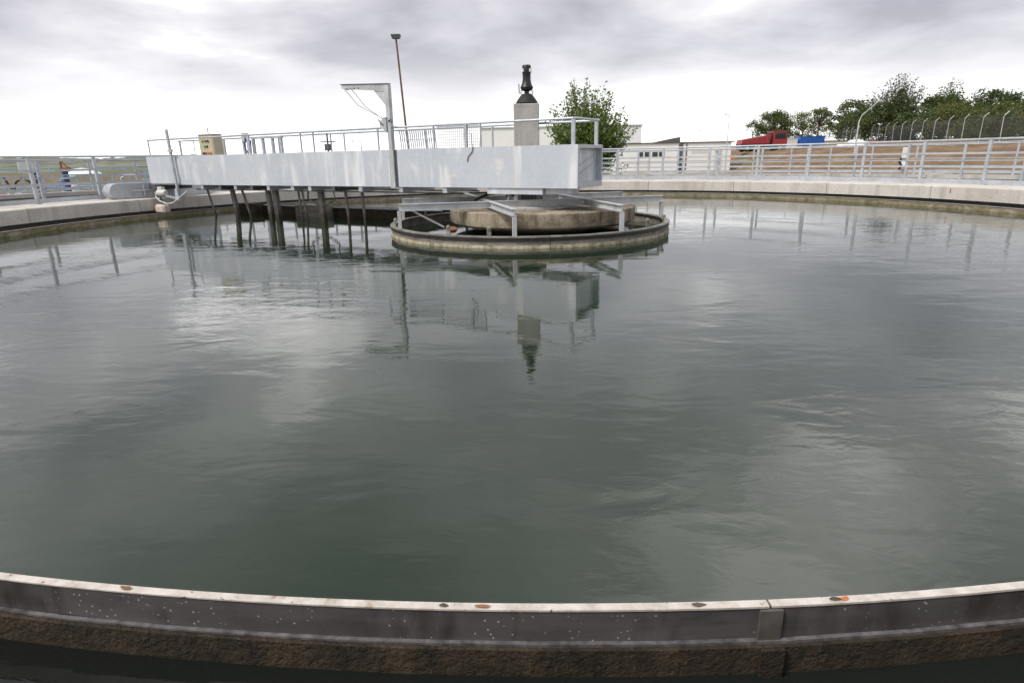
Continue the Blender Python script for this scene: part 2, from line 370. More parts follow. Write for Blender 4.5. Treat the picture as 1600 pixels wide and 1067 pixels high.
# ------------------------------------------------------------------ clarifier tank
RW, RC, RO = 10.385, 11.082, 12.62
ZT, ZB, ZW = .4537, .1398, .1056
tank = thing('clarifier_tank', 'round concrete settling tank with overflow channel and weir rim', 'tank')
NS = 24; ph = -86.29
for i in range(NS):
    a0, a1 = R(ph+4+i*15)+.0006, R(ph+4+(i+1)*15)-.0006
    vs = MB(); prof = [(RC, ZB), (RC, ZT-.02), (RC+.02, ZT), (RO, ZT), (RO, -1.6), (RO-.3, -1.6), (RO-.3, ZB)]
    n = 10; V = []; F = []; m = len(prof)
    for q in range(n+1):
        a = a0+(a1-a0)*q/n
        for r, z in prof: V.append((r*math.cos(a), r*math.sin(a), z))
    for q in range(n):
        for j in range(m): F.append((q*m+j, q*m+(j+1) % m, (q+1)*m+(j+1) % m, (q+1)*m+j))
    F += [tuple(range(m-1,-1,-1)), tuple(n*m+j for j in range(m))]
    vs.add(V, F).build('wall_segment', 'coping_concrete', tank, True)
    a0, a1 = R(ph+i*15)+.0004, R(ph+(i+1)*15)-.0004
    wp = MB().arc(RW, RW+.022, -.004, ZW-.006, a0, a1, 18, .006).build('weir_plate', 'weir_steel', tank, True)
    MB().arc(RW-.002, RW+.0255, ZW-.004, ZW+.002, a0, a1, 18, .006).build('cap', 'weir_cap', wp)
    s = MB().arc(RW+.024, RW+.034, -.004, ZW-.008, R(ph+i*15-.17), R(ph+i*15+.19), 2); jo = s.build('joint_strap', 'strap_steel', tank); MB().arc(RW+.058, RW+.068, -.3, -.008, R(ph+i*15-.17), R(ph+i*15+.19), 2).build('strap_foot', 'algae_wall', jo)
MB().arc(RC-.003, RC-.001, .285, .405, R(20.08), R(20.2), 1).build('paint_mark', 'red_paint', tank)
MB().arc(RW+.0235, RW+.0375, -.012, -.003, 0, 2*math.pi, 180, .008).build('ledge', 'ledge_steel', tank)
MB().arc(RW-.02, RW+.05, -1.0, -.013, 0, 2*math.pi, 180, .008).build('launder_wall', 'algae_wall', tank, True)
MB().arc(RW-.03, RW-.006, -.3, ZW-.03, 0, 2*math.pi, 180, .006).build('mossy_lining', 'moss_inner', tank, True)
MB().arc(RC+.16, RC+.3, -1.0, ZB+.02, 0, 2*math.pi, 120).build('launder_outer_wall', 'rough_concrete', tank, True)
MB().arc(RW+.045, RC+.17, -.95, -.75, 0, 2*math.pi, 120).build('launder_floor', 'dark_sludge', tank)
o = MB().arc(RW+.045, RC+.18, -.13, -.105, 0, 2*math.pi, 120).build('launder_water', 'dark_water'); structure(o, 'black water standing in the narrow overflow channel', 'water')
# dry leaf scraps lying on the near weir edge
for az, sz, mt_, lab in ((-90.8, .020, 'rust', 'curled brown leaf scrap on the near weir edge'), (-91.4, .016, 'bark', 'dark leaf crumb beside the curled brown leaf scrap'), (-87.4, .020, 'bark', 'dark leaf scrap near the weir joint strap'), (-85.1, .016, 'orange_leaf', 'small orange leaf scrap past the weir joint strap'), (-85.25, .018, 'bark', 'dark crumb touching the small orange leaf scrap'), (-96.8, .018, 'rust', 'lone brown leaf scrap far along the near weir edge')):
    p = P(RW+.012, az, ZW+.003); V = [(0, 0, .002)]; rr_ = random.Random(az)
    for q in range(7): a = q*2*math.pi/7; r = sz*rr_.uniform(.5, 1); V.append((math.cos(a)*r*1.4, math.sin(a)*r*.6, rr_.uniform(0, .006)))
    o = MB().add(V, [(0, 1+q, 1+(q+1) % 7) for q in range(7)]).build('leaf_scrap', mt_); o.location = p; o.rotation_euler = (0, 0, R(az+90)); tag(o, lab, 'leaf')
# water sheet
vs = [(0,0,0)]; fs = []; n = 160
for r in (2, 5, 8, RW-.008):
    for i in range(n): vs.append((r*math.cos(2*math.pi*i/n), r*math.sin(2*math.pi*i/n), 0))
for i in range(n): fs.append((0, 1+i, 1+(i+1) % n))
for q in range(3):
    for i in range(n): a, b = 1+q*n, 1+(q+1)*n; fs.append((a+i, b+i, b+(i+1) % n, a+(i+1) % n))
o = MB().add(vs, fs).build('tank_water', 'clarifier_water', smooth=True); structure(o, 'murky green rippled water filling the settling tank', 'water')
# ring channel around the tank and its outer wall
o = MB().arc(RO-.05, 20.3, -.32, -.28, 0, 2*math.pi, 120).build('channel_water', 'dark_water'); structure(o, 'dark water in the ring basin around the tank', 'water')
ow = thing('basin_wall', 'pale concrete outer wall of the ring basin beyond the railing', 'wall')
for i in range(36):
    a0, a1 = R(i*10)+.0004, R((i+1)*10)-.0004
    MB().arc(20.2, 20.75, -1.9, .40, a0, a1, 6).build('wall_segment', 'outer_concrete', ow)
    MB().arc(20.12, 20.19, -.6, .26+.05*random.random(), a0, a1, 6, .02).build('rough_ledge', 'rough_concrete', ow)
bm_ = thing('walkway_beam', 'narrow concrete beam carrying a railing inside the ring basin', 'beam')
for i in range(22): MB().arc(14.9, 15.2, -.9, .40, R(-15+i*9.5)+.0005, R(-15+(i+1)*9.5)-.0005, 5).build('beam_segment', 'outer_concrete', bm_)

# ------------------------------------------------------------------ railings
def railing(name, label, Rr, z0, azs, rails, toe, pw, top_r, height=1.1, post_mat='galvanised'):
    t = thing(name, label, 'railing')
    pm = None
    for a in azs:
        if pm is None:
            b = MB().box(-pw[0]/2, pw[0]/2, -pw[1]/2, pw[1]/2, .012, height-.02); b.box(-pw[0]*.9, pw[0]*.9, -pw[1], pw[1], 0, .012)
            pm = b.mesh('post', post_mat)
        o = bpy.data.objects.new('post', pm); col.objects.link(o); o.parent = t; o.location = P(Rr, a, z0); o.rotation_euler = (R(random.uniform(-.4,.4)), R(random.uniform(-.4,.4)), R(a+90))
    cm = MB().box(-pw[0]*.62, pw[0]*.62, -.018, .018, -.03, .03).mesh('clamp', 'clamp_dark')
    for a in azs:
        for zz_, hh, th in rails:
            o = bpy.data.objects.new('clamp', cm); col.objects.link(o); o.parent = t; o.location = P(Rr-pw[1]/2+.012, a, z0+zz_); o.rotation_euler = (0, 0, R(a+90))
    A0, A1 = azs[0]+2, azs[-1]-2; n = 90
    pts = [P(Rr, A0+(A1-A0)*i/n, z0+height) for i in range(n+1)]
    MB().tube(pts, top_r, 10).build('top_rail', post_mat, t, True)
    for zz_, hh, th in rails: MB().arc(Rr-pw[1]/2-th-.003, Rr-pw[1]/2-.003, z0+zz_-hh/2, z0+zz_+hh/2, R(A1), R(A0), n).build('mid_rail', post_mat, t)
    if toe:
        for a, b in zip(azs[:-1], azs[1:]): MB().arc(Rr-pw[1]/2-.012, Rr-pw[1]/2-.004, z0+toe[0], z0+toe[1], R(b)+.002, R(a)-.002, 4).build('toe_board', post_mat, t)
    return t
azA = [74.2+7.68*k_ for k_ in range(15, -13, -1)]
railing('guard_railing', 'galvanised guard railing with toe boards on the tank wall', 12.25, ZT, azA, [(.77, .05, .012), (.435, .05, .012)], (.015, .125), (.075, .05), .027)
azC = [72.5+6.1*k_ for k_ in range(18, -14, -1)]
railing('inner_basin_railing', 'slim galvanised railing standing on the narrow basin beam', 15.05, .40, azC, [(.6, .035, .01)], None, (.07, .05), .018)
azB = [73.0+4.5*k_ for k_ in range(26, -18, -1)]
railing('outer_basin_railing', 'farther galvanised railing along the outer basin wall', 20.45, .40, azB, [(.6, .04, .01), (.32, .04, .01)], (.06, .17), (.06, .045), .02)

# ------------------------------------------------------------------ centre of the tank: drum ring, slab, beams, column
drum = thing('feed_drum_ring', 'round stained steel ring standing in the water around the concrete slab', 'ring')
RD, HD = 2.60, .182
for i in range(8):
    a0, a1 = R(i*45+7)+.002, R((i+1)*45+7)-.002
    pl = MB().arc(RD-.012, RD, -.5, HD-.02, a0, a1, 18).build('ring_plate', 'drum_steel', drum, True)
    MB().arc(RD-.075, RD+.025, HD-.02, HD, a0, a1, 18, .008).build('flange', 'drum_steel', pl, True)
    MB().arc(RD+.001, RD+.022, -.02, .045, a0, a1, 18, .008).build('crust_band', 'drum_crust', pl, True)
    MB().arc(RD+.001, RD+.016, HD-.075, HD-.022, a0, a1, 18, .01).build('lip', 'dark_sludge', pl, True)
for az in (-104, -40, -22, 32, 78, 150, 200, 240):
    p = P(RD-.05, az); b = MB().box(-.035, .035, -.008, .008, HD, HD+.10); b.lathe([(.0, HD+.10), (.035, HD+.10), (.035, HD+.13), (.012, HD+.15), (.0, HD+.15)], 8)
    o = b.build('lifting_lug', 'drum_steel', drum); o.location = (p.x, p.y, 0); o.rotation_euler = (0, 0, R(az+90))
SC = (.25, .30); SR = 1.80
slab = thing('centre_slab', 'round weathered concrete slab in the middle of the tank', 'slab', (SC[0], SC[1], 0))
prof = [(.0, .12), (SR-.10, .12), (SR-.02, .17), (SR, .25), (SR, .405), (SR-.015, .42), (.0, .42)]
n = 56; b = MB(); V = []; F = []; m = len(prof)-2
for i in range(n):
    a = 2*math.pi*i/n
    for r, z in prof[1:-1]:
        d = 1+.008*noise.noise(Vector((math.cos(a)*3, math.sin(a)*3, z*3))); V.append((r*d*math.cos(a), r*d*math.sin(a), z))
for i in range(n):
    for j in range(m-1): F.append((i*m+j, ((i+1) % n)*m+j, ((i+1) % n)*m+j+1, i*m+j+1))
F += [tuple(i*m+m-1 for i in range(n)), tuple(i*m for i in range(n-1,-1,-1))]
b.add(V, F).build('slab_disc', 'slab_concrete', slab, True)
MB().lathe([(1.05, -1.2), (1.05, .118)], 40).build('pier', 'rough_concrete', slab, True)
MB().lathe([(.78, .421), (.78, .455), (.74, .47), (.0, .47)], 40, (-.25, -.3)).build('turntable_plate', 'outer_concrete', slab, True)
# beam frame (rotated grid of I-beams hung over the slab)
FA = R(14.5)
fr = thing('beam_frame', 'grey steel beam grid over the slab with legs on the ring', 'frame', (0,0,0), FA)
zf = .53; bh = .12
def ext(v): return math.sqrt(max(.1, (RD-.06)**2-v*v))
for v in (-.55, 1.0):
    L = ext(v); MB().ibeam((-L, v, zf), (L, v, zf), .085, bh).build('long_beam', 'steel_beam', fr)
    for sgn in (-1, 1): MB().box(sgn*L-.03, sgn*L+.03, v-.035, v+.035, HD, zf-bh/2).build('leg', 'steel_beam', fr)
for u in (-.85, .90):
    L = ext(u); MB().ibeam((u, -L, zf+.004), (u, -.595, zf+.004), .085, bh-.01).build('cross_beam', 'steel_beam', fr)
    MB().ibeam((u, -.505, zf+.004), (u, .955, zf+.004), .085, bh-.01).build('cross_beam', 'steel_beam', fr)
    MB().ibeam((u, 1.045, zf+.004), (u, L, zf+.004), .085, bh-.01).build('cross_beam', 'steel_beam', fr)
    for sgn in (-1, 1): MB().box(u-.03, u+.03, sgn*L-.03, sgn*L+.03, HD, zf-bh/2).build('leg', 'steel_beam', fr)
MB().bar((-2.25, -.5, zf-.06), (-1.7, -.5, HD-.02), .03, .03).build('brace', 'pale_metal', fr)
o = MB().add(*(lambda: ([(math.cos(a)*r_*1.0-1.62, math.sin(a)*r_-.55-.42, HD-.07+z_) for z_, r_ in ((0,.06),(.06,.11),(.10,.05)) for a in [i*math.pi/4 for i in range(8)]], [(q*8+i, q*8+(i+1) % 8, q*8+8+(i+1) % 8, q*8+8+i) for q in range(2) for i in range(8)]+[tuple(range(7,-1,-1)), tuple(range(16,24))]))()).build('rust_lump', 'rust'); o.parent = fr
hose = MB().tube([(-1.15, .1, .44), (-1.0, .05, .58), (-.75, 0, .68), (-.5, -.05, .70), (-.3, -.1, .69), (-.12, -.12, .66)], .028, 8).build('black_hose', 'black_rubber'); tag(hose, 'black hose looping from the slab up to the bridge pivot', 'hose')
hose2 = MB().tube([(-.45, .5, .60), (-.2, .3, .63), (.05, .05, .66), (.25, -.15, .70)], .02, 8).build('thin_hose', 'black_rubber'); tag(hose2, 'thin black cable lying across the turntable plate', 'cable')
colm = thing('concrete_column', 'square concrete column rising through the bridge at the tank centre', 'column', (-.03, .0, .47))
MB().bevbox(-.23, .23, -.23, .23, 0, 1.78, .012).build('shaft', 'column_concrete', colm)
sw = thing('rotary_joint', 'black flared cable swivel standing on top of the concrete column', 'swivel', (-.02, 0, 2.255))
sw.scale = (.86, .86, .86)
MB().lathe([(.22, .0), (.235, .02), (.20, .08), (.13, .17), (.10, .20), (.0, .20)], 20).build('skirt', 'black_rubber', sw, True)
MB().lathe([(.05, .19), (.05, .25), (.12, .28), (.135, .33), (.10, .40), (.085, .48), (.085, .58), (.092, .60), (.092, .74), (.08, .76), (.0, .76)], 16).build('body', 'black_plastic', sw, True)
for sx_ in (-1, 1):
    MB().tube([(sx_*.12, 0, .19), (sx_*.13, 0, .24), (sx_*.09, 0, .285), (sx_*.04, 0, .30)], .012, 6).build('handle', 'pale_metal', sw)
    MB().lathe([(.0, -.03), (.028, -.03), (.028, .03), (.0, .03)], 10).build('clip', 'white_paint', sw).location = (sx_*.075, -.055, .655)
MB().tube([(-.16, 0, .21), (-.165, 0, .40)], .01, 6).build('pin', 'dark_steel', sw)

# ------------------------------------------------------------------ bridge
BA = R(151); ZBg, ZTg = .81, 1.52; F_, B_ = .77, -.30; T0, T1 = -1.36, 11.23
br = thing('scraper_bridge', 'long grey steel half-bridge with handrails reaching from tank centre to rim', 'bridge', (0,0,0), BA)
MB().box(T0, 2.575, F_-.012, F_, ZBg, ZTg).build('girder_plate', 'girder_plate', br)
MB().box(2.581, T1-1.32, F_-.012, F_, ZBg, ZTg).build('girder_plate', 'girder_plate', br)
MB().box(T1-1.314, T1, F_-.012, F_, ZBg+.03, ZTg-.005).build('girder_plate', 'girder_plate', br)
MB().box(T0, T1, B_, B_+.012, ZBg, ZTg).build('girder_plate', 'girder_plate', br)
for y0, y1 in ((F_-.09, F_-.014), (B_+.014, B_+.09)):
    MB().box(T0, T1, y0, y1, ZBg, ZBg+.012).build('bottom_flange', 'galvanised', br)
    MB().box(T0, T1, y0, y1, ZTg-.012, ZTg-.001).build('top_flange', 'galvanised', br)
MB().box(T0+.1, T1, B_+.1, F_-.1, ZBg+.05, ZBg+.08).build('deck', 'galvanised', br)
# right end: framed recessed panel with diagonal stiffeners
ep = MB().box(T0+.10, T0+.106, B_+.013, F_-.013, ZBg, ZTg).build('end_panel', 'girder_plate', br)
fb = MB(); fb.box(T0, T0+.098, B_+.013, B_+.05, ZBg, ZTg-.013); fb.box(T0, T0+.098, F_-.06, F_-.015, ZBg, ZTg-.013); fb.box(T0, T0+.098, B_+.051, F_-.061, ZBg, ZBg+.10); fb.box(T0, T0+.098, B_+.051, F_-.061, ZTg-.06, ZTg-.013); fb.build('end_frame', 'galvanised', br)
for dz in (0, .17):
    MB().bar((T0+.085, F_-.08, ZBg+.16+dz), (T0+.085, B_+.09, ZBg+.44+dz*.6), .012, .03).build('diagonal', 'galvanised', ep).matrix_parent_inverse = Matrix.Identity(4)
# underside
for t in (9.02, 8.3, 7.7, 7.1, 6.5, 5.68, 5.12, 4.4, 3.6, 2.51, 1.42):
    MB().box(t-.05, t+.05, B_, F_-.02, ZBg-.105, ZBg-.002).build('cross_tube', 'dark_steel' if t in (7.1, 8.3, 4.4) else 'galvanised', br)
for y in (B_+.05, F_-.25): MB().box(1.3, 9.6, y-.02, y+.02, ZBg-.135, ZBg-.108).build('lower_rail', 'dark_steel', br)
MB().box(-.68, .46, F_-.5, F_-.03, ZBg-.11, ZBg-.003).build('pivot_box', 'girder_plate', br)
MB().box(-1.2, -.70, F_-.42, F_-.10, ZBg-.10, ZBg-.003).build('pivot_arm', 'galvanised', br)
MB().lathe([(.36, .472), (.36, .50), (.27, .51), (.27, .685), (.34, .70), (.0, .70)], 28).build('pivot_bearing', 'dark_steel', br, True)
pb = MB(); pb.bar((-.05, .62, .49), (-.05, .55, .70), .07, .02); pb.bar((.09, .62, .49), (.09, .55, .70), .02, .09); pb.build('pivot_bracket', 'pale_metal', br)
# handrails
ZR = 1.93
def rail(y, t0, t1, z, nm='handrail'): MB().tube([(t0, y, z), (t1, y, z)], .021, 8).build(nm, 'galvanised', br, True)
rail(F_-.03, T0+.10, 11.08, ZR); rail(B_+.03, T0+.10, 11.34, ZR)
MB().tube([(T0+.10, F_-.03, ZR), (T0+.06, F_-.06, ZR), (T0+.06, B_+.06, ZR), (T0+.10, B_+.03, ZR)], .021, 8).build('end_rail', 'galvanised', br, True)
def rpost(t, y, w=.04):
    if w > .05: MB().box(t-w/2, t+w/2, y-.02, y+.02, ZTg, ZR-.015).build('rail_post', 'galvanised', br)
    else: MB().tube([(t, y, ZTg), (t, y, ZR)], .019, 8).build('rail_post', 'galvanised', br, True)
for t, ww in ((11.06, .04), (6.99, .06), (5.24, .04), (4.85, .04), (3.01, .04), (1.62, .04), (.89, .06), (.57, .03), (-1.26, .06)): rpost(t, F_-.03, ww)
for t, ww in ((11.3, .04), (9.33, .06), (7.19, .04), (5.39, .04), (4.96, .04), (2.6, .04), (.95, .04), (-1.24, .06)): rpost(t, B_+.03, ww)
for t in (11.25, 10.65): MB().tube([(t, B_+.03, ZTg), (t, B_+.03, ZR)], .012, 6).build('rail_post', 'galvanised', br)
# end carriage riding on the tank wall
ca = MB(); V = []; n = 10; half = 1.5; yc = .22; r_ = .20
prof2 = [(-half+r_*(1-math.sin(q*math.pi/n)) - 0, r_*(-math.cos(q*math.pi/n))) for q in range(n+1)]
prof2 = [(yc+ -(-1)*0 + p_[0], .66+p_[1]) for p_ in prof2] + [(yc+half-r_*(1-math.sin(q*math.pi/n)), .66+r_*math.cos(q*math.pi/n)) for q in range(n+1)]
m = len(prof2)
V = [(11.50, y, z) for y, z in prof2]+[(11.86, y, z) for y, z in prof2]
F = [(i, (i+1) % m, m+(i+1) % m, m+i) for i in range(m)]+[tuple(range(m-1,-1,-1)), tuple(range(m, 2*m))]
car = ca.add(V, F).build('end_carriage', 'galvanised', br)
for yy in (-1.0, 1.3):
    wv = MB(); wv.lathe([(.0, -.06), (.12, -.06), (.12, .06), (.0, .06)], 18); wv.v = [(11.68+z, yc*0+yy+x, ZT+.13+y) for x, y, z in wv.v]; wv.build('wheel', 'black_rubber', car, True)
kb = MB(); kb.tube([(11.47, .55, .66), (11.47, 1.15, .66)], .02, 8); kb.tube([(11.47, .85, .52), (11.47, .85, .80)], .02, 8); kb.build('clamp', 'pale_metal', car)
MB().box(11.0, 11.5, -.25, F_-.1, ZBg-.14, ZBg-.004).build('carriage_arm', 'dark_steel', br)
# hanging scraper legs below the bridge
def hang(t0, z0, t1, z1, ww, mat='leg_steel', y=.28): MB().bar((t0, y, z0), (t1, y, z1), ww, ww*.8, (0,1,0)).build('scraper_leg', mat, br)
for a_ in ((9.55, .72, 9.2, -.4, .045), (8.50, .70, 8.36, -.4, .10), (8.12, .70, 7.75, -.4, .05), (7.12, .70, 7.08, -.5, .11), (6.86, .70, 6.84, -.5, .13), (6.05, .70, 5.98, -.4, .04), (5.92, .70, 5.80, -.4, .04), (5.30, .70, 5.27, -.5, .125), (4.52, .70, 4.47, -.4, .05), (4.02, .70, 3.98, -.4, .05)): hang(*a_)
for t in (5.7, 4.9): MB().tube([(t, .28, .7), (t+.05*(1 if t > 5.3 else -1), .28, .5), (5.3+.12*(1 if t > 5.3 else -1), .28, .35)], .022, 6).build('brace', 'drum_steel', br)
MB().box(2.581, 2.70, F_+.002, F_+.05, ZBg-.02, ZTg+.002).build('crane_channel', 'steel_beam', br)
MB().box(2.535, 2.579, F_+.002, F_+.012, ZBg, ZTg).build('splice_plate', 'dark_steel', br)

def bl(t, b, z): return Vector((t*math.cos(BA)-b*math.sin(BA), t*math.sin(BA)+b*math.cos(BA), z))
def bthing(name, label, cat, t, b, z): return thing(name, label, cat, bl(t, b, z), BA)
# scum trough below the bridge
tr = bthing('scum_trough', 'long brown half-sunk trough below the bridge from ring to rim', 'trough', 5.5, -.75, 0)
MB().box(-2.85, 3.4, -.02, 0, -.4, .20).build('trough_side', 'algae_wall', tr); MB().box(-2.85, 3.4, -.42, -.40, -.4, .20).build('trough_side', 'algae_wall', tr)
MB().box(-2.85, 3.4, -.03, .012, .201, .225).build('trough_lip', 'steel_beam', tr); MB().box(-2.85, 3.4, -.40, -.02, -.3, -.2).build('trough_floor', 'dark_sludge', tr)
bx_ = MB().box(.55, 1.45, .014, .42, -.3, .285).build('trough_box', 'drum_steel', tr); MB().box(3.2, 4.0, .013, .28, -.4, .26).build('trough_end_plate', 'algae_wall', tr)
# jib crane
jb = bthing('jib_crane', 'small grey jib crane with cable and winch on the bridge side', 'crane', 2.64, F_+.01, ZTg)
MB().box(-.045, .045, -.05, .04, .004, 1.17).build('mast', 'steel_beam', jb)
MB().add([(-.03,-.03,1.07),(1.17,-.03,1.185),(1.17,-.03,1.255),(-.05,-.03,1.19),(-.03,.03,1.07),(1.17,.03,1.185),(1.17,.03,1.255),(-.05,.03,1.19)], [(0,1,2,3),(7,6,5,4),(0,4,5,1),(1,5,6,2),(2,6,7,3),(3,7,4,0)]).build('arm', 'steel_beam', jb)
MB().box(-.05, 1.2, -.045, .045, 0, .014).build('arm_top_plate', 'dark_steel', jb).matrix_basis = Matrix.Translation((0, 0, 1.192)) @ Matrix.Rotation(-.056, 4, 'Y')
MB().add([(.05,-.012,.80),(.05,-.012,1.07),(.34,-.012,1.10),(.05,.012,.80),(.05,.012,1.07),(.34,.012,1.10)], [(0,1,2),(5,4,3),(0,3,4,1),(1,4,5,2),(2,5,3,0)]).build('gusset', 'steel_beam', jb)
for x in (.72, .83, .94, 1.05): MB().lathe([(.0, -.034), (.014, -.034), (.014, .034), (.0, .034)], 8).build('pin_hole', 'black_plastic', jb).matrix_basis = Matrix.Translation((x, 0, 1.165+.02*(x-.7))) @ Matrix.Rotation(math.pi/2, 4, 'X')
MB().tube([(1.13, 0, 1.18), (.8, 0, .86), (.12, 0, .56)], .006, 5).build('cable', 'wire', jb); MB().tube([(.93, 0, 1.16), (.6, 0, .82), (.12, 0, .54)], .006, 5).build('cable', 'wire', jb)
wn = MB(); wn.lathe([(.0, -.05), (.10, -.05), (.10, -.035), (.06, -.035), (.06, .035), (.10, .035), (.10, .05), (.0, .05)], 14); wn.v = [(.13+x, z-.0, .47+y) for x, y, z in wn.v]; wn.build('winch_drum', 'pale_metal', jb, True)
MB().box(.04, .10, -.07, .07, .32, .60).build('winch_plate', 'galvanised', jb); MB().tube([(.13, .06, .47), (.13, .10, .47), (.20, .10, .56)], .012, 6).build('crank', 'dark_steel', jb)
MB().tube([(.0, .03, .52), (-.06, .05, .55), (-.09, .05, .50)], .02, 6).build('hook', 'dark_steel', jb)
# control cabinet with lamps
cb = bthing('control_cabinet', 'beige electric control cabinet with coloured lamps on the bridge', 'cabinet', 9.12, .25, ZBg+.08)
MB().bevbox(-.30, .30, -.13, .13, 0.25, 1.12, .012).build('case', 'beige_paint', cb); MB().box(-.27, .27, .131, .138, .3, 1.06).build('door', 'beige_paint', cb); MB().box(-.32, .32, -.15, .15, 1.122, 1.14).build('rain_lid', 'beige_paint', cb)
for sx_ in (-.22, .22): MB().box(sx_-.03, sx_+.03, -.08, .08, 0, .249).build('foot', 'galvanised', cb)
for i, (x, z, mt) in enumerate([(.12, .97, 'green_light'), (.0, .97, 'red_valve'), (-.1, .97, 'chassis'), (.06, .84, 'green_light'), (-.04, .84, 'chassis'), (.14, .68, 'chassis'), (.05, .68, 'red_valve'), (-.06, .68, 'orange_paint'), (-.16, .68, 'orange_paint')]):
    MB().lathe([(.0, 0), (.03, 0), (.026, .025), (.0, .025)], 10).build('lamp_button', mt, cb).matrix_basis = Matrix.Translation((x, .139, z)) @ Matrix.Rotation(-math.pi/2, 4, 'X')
MB().tube([(.05, 0, 1.14), (.05, 0, 1.30)], .01, 6).build('aerial', 'dark_steel', cb)
# hand-wheel frame and drive gear standing on the deck
gf_ = bthing('gate_frame', 'low grey pipe frame with motor and cables on the bridge deck', 'frame', 7.4, .1, ZBg+.08)
for x in (-.75, -.45, -.1, .25): MB().box(x-.03, x+.03, -.03, .03, 0, .98).build('frame_leg', 'galvanised', gf_)
MB().box(-.8, .3, -.04, .04, .982, 1.03).build('frame_top', 'galvanised', gf_); MB().lathe([(.0, .0), (.09, 0), (.09, .2), (.0, .2)], 14, (.55, 0)).build('gear_motor', 'pale_metal', gf_).location = (0, 0, .93)
for x in (.45, .62): MB().box(x-.03, x+.03, -.03, .03, 0, .93).build('frame_leg', 'galvanised', gf_)
MB().tube([(.5, .05, 1.0), (.35, .08, .92), (.3, .08, .75), (.4, .08, .65), (.5, .08, .8), (.42, .08, 1.0), (.28, .06, .95), (.30, .08, .4)], .017, 6).build('cable', 'navy_paint', gf_)
hw = bthing('valve_spindle', 'small dark hand lever on a spindle above the girder', 'valve', 4.95, .25, ZBg+.08)
MB().tube([(0,0,0), (0,0,1.02)], .02, 6).build('spindle', 'dark_steel', hw); MB().bar((-.22,0,.84), (.22,0,.86), .03, .025).build('lever', 'dark_steel', hw); MB().box(-.05, .07, -.04, .04, .66, .80).build('gland', 'dark_steel', hw)
# mesh panels leaning against the handrail
def mesh_panel(name, label, t0, t1, y, z0, z1, nv, nh, lean, wv, mat):
    g = bthing(name, label, 'panel', (t0+t1)/2, y, z0); Lh = (t1-t0)/2
    for i in range(nv): x = -Lh+2*Lh*i/(nv-1); MB().bar((x, 0, 0), (x+lean, -.04, z1-z0), wv, .012, (0,1,0)).build('bar', mat, g)
    for i in range(nh): z = (z1-z0)*i/(nh-1); MB().bar((-Lh+lean*i/(nh-1), .014, z), (Lh+lean*i/(nh-1), .014, z), .012, wv*.8, (0,1,0)).build('crossbar', mat, g)
mesh_panel('leaning_grating', 'grey steel grating panel leaning behind the handrail beside crane', 1.62, 2.48, F_-.10, ZTg, ZR-.06, 18, 3, .06, .022, 'galvanised')
mesh_panel('mesh_screen', 'light wire mesh panel tied to the handrail beside the grating', .62, 1.56, F_-.06, ZTg, ZR-.03, 22, 9, 0, .006, 'pale_metal')
cbl = MB().tube([bl(.75, F_+.012, 1.75), bl(.72, F_+.014, 1.50), bl(.74, F_+.012, 1.44), bl(.83, F_+.012, 1.36), bl(.85, F_+.012, 1.27)], .007, 5).build('dangling_cable', 'black_rubber'); tag(cbl, 'thin black cable dangling over the girder face', 'cable')
# channel brush drive at the rim
sk = bthing('brush_drive', 'grey motor with float on a post bracket beside the bridge', 'motor', 9.95, F_+.06, 0)
MB().bar((-.04, .02, .55), (.02, .02, 2.16), .06, .05, (0,1,0)).build('post', 'galvanised', sk); MB().box(-.09, .06, .0, .06, 1.62, 1.68).build('collar', 'galvanised', sk); MB().bar((-.02, .02, 1.65), (.16, .02, 1.66), .02, .02).build('pin', 'pale_metal', sk)
MB().add([(-.11,-.02,.42),(.09,-.02,.42),(.03,-.02,.72),(-.05,-.02,.72),(-.11,.06,.42),(.09,.06,.42),(.03,.06,.72),(-.05,.06,.72)], [(3,2,1,0),(4,5,6,7),(0,1,5,4),(1,2,6,5),(2,3,7,6),(3,0,4,7)]).build('foot', 'galvanised', sk)
MB().bar((.05, .02, .47), (.55, .02, .53), .05, .05).build('arm', 'galvanised', sk)
mt = MB(); mt.lathe([(.0, -.20), (.06, -.20), (.085, -.17), (.09, -.10), (.09, .10), (.075, .14), (.03, .16), (.0, .16)], 18); mt.v = [(.72+z, .02+x, .60+y) for x, y, z in mt.v]; mt.build('motor', 'motor_grey', sk, True)
MB().box(.62, .80, -.03, .07, .685, .76).build('terminal_box', 'motor_grey', sk); MB().tube([(.90, .02, .60), (1.02, .02, .59)], .03, 8).build('shaft', 'dark_steel', sk); MB().tube([(.80, .02, .50), (.80, .02, .30)], .025, 8).build('shaft', 'dark_steel', sk)
MB().bevbox(.60, 1.02, -.10, .12, .11, .30, .05).build('float', 'foam_beige', sk)
MB().tube([(.88, .09, .62), (.86, .11, .50), (.70, .12, .40), (.40, .12, .33), (.10, .12, .36), (-.25, .10, .52), (-.5, .06, .66)], .017, 6).build('cable', 'motor_grey', sk)

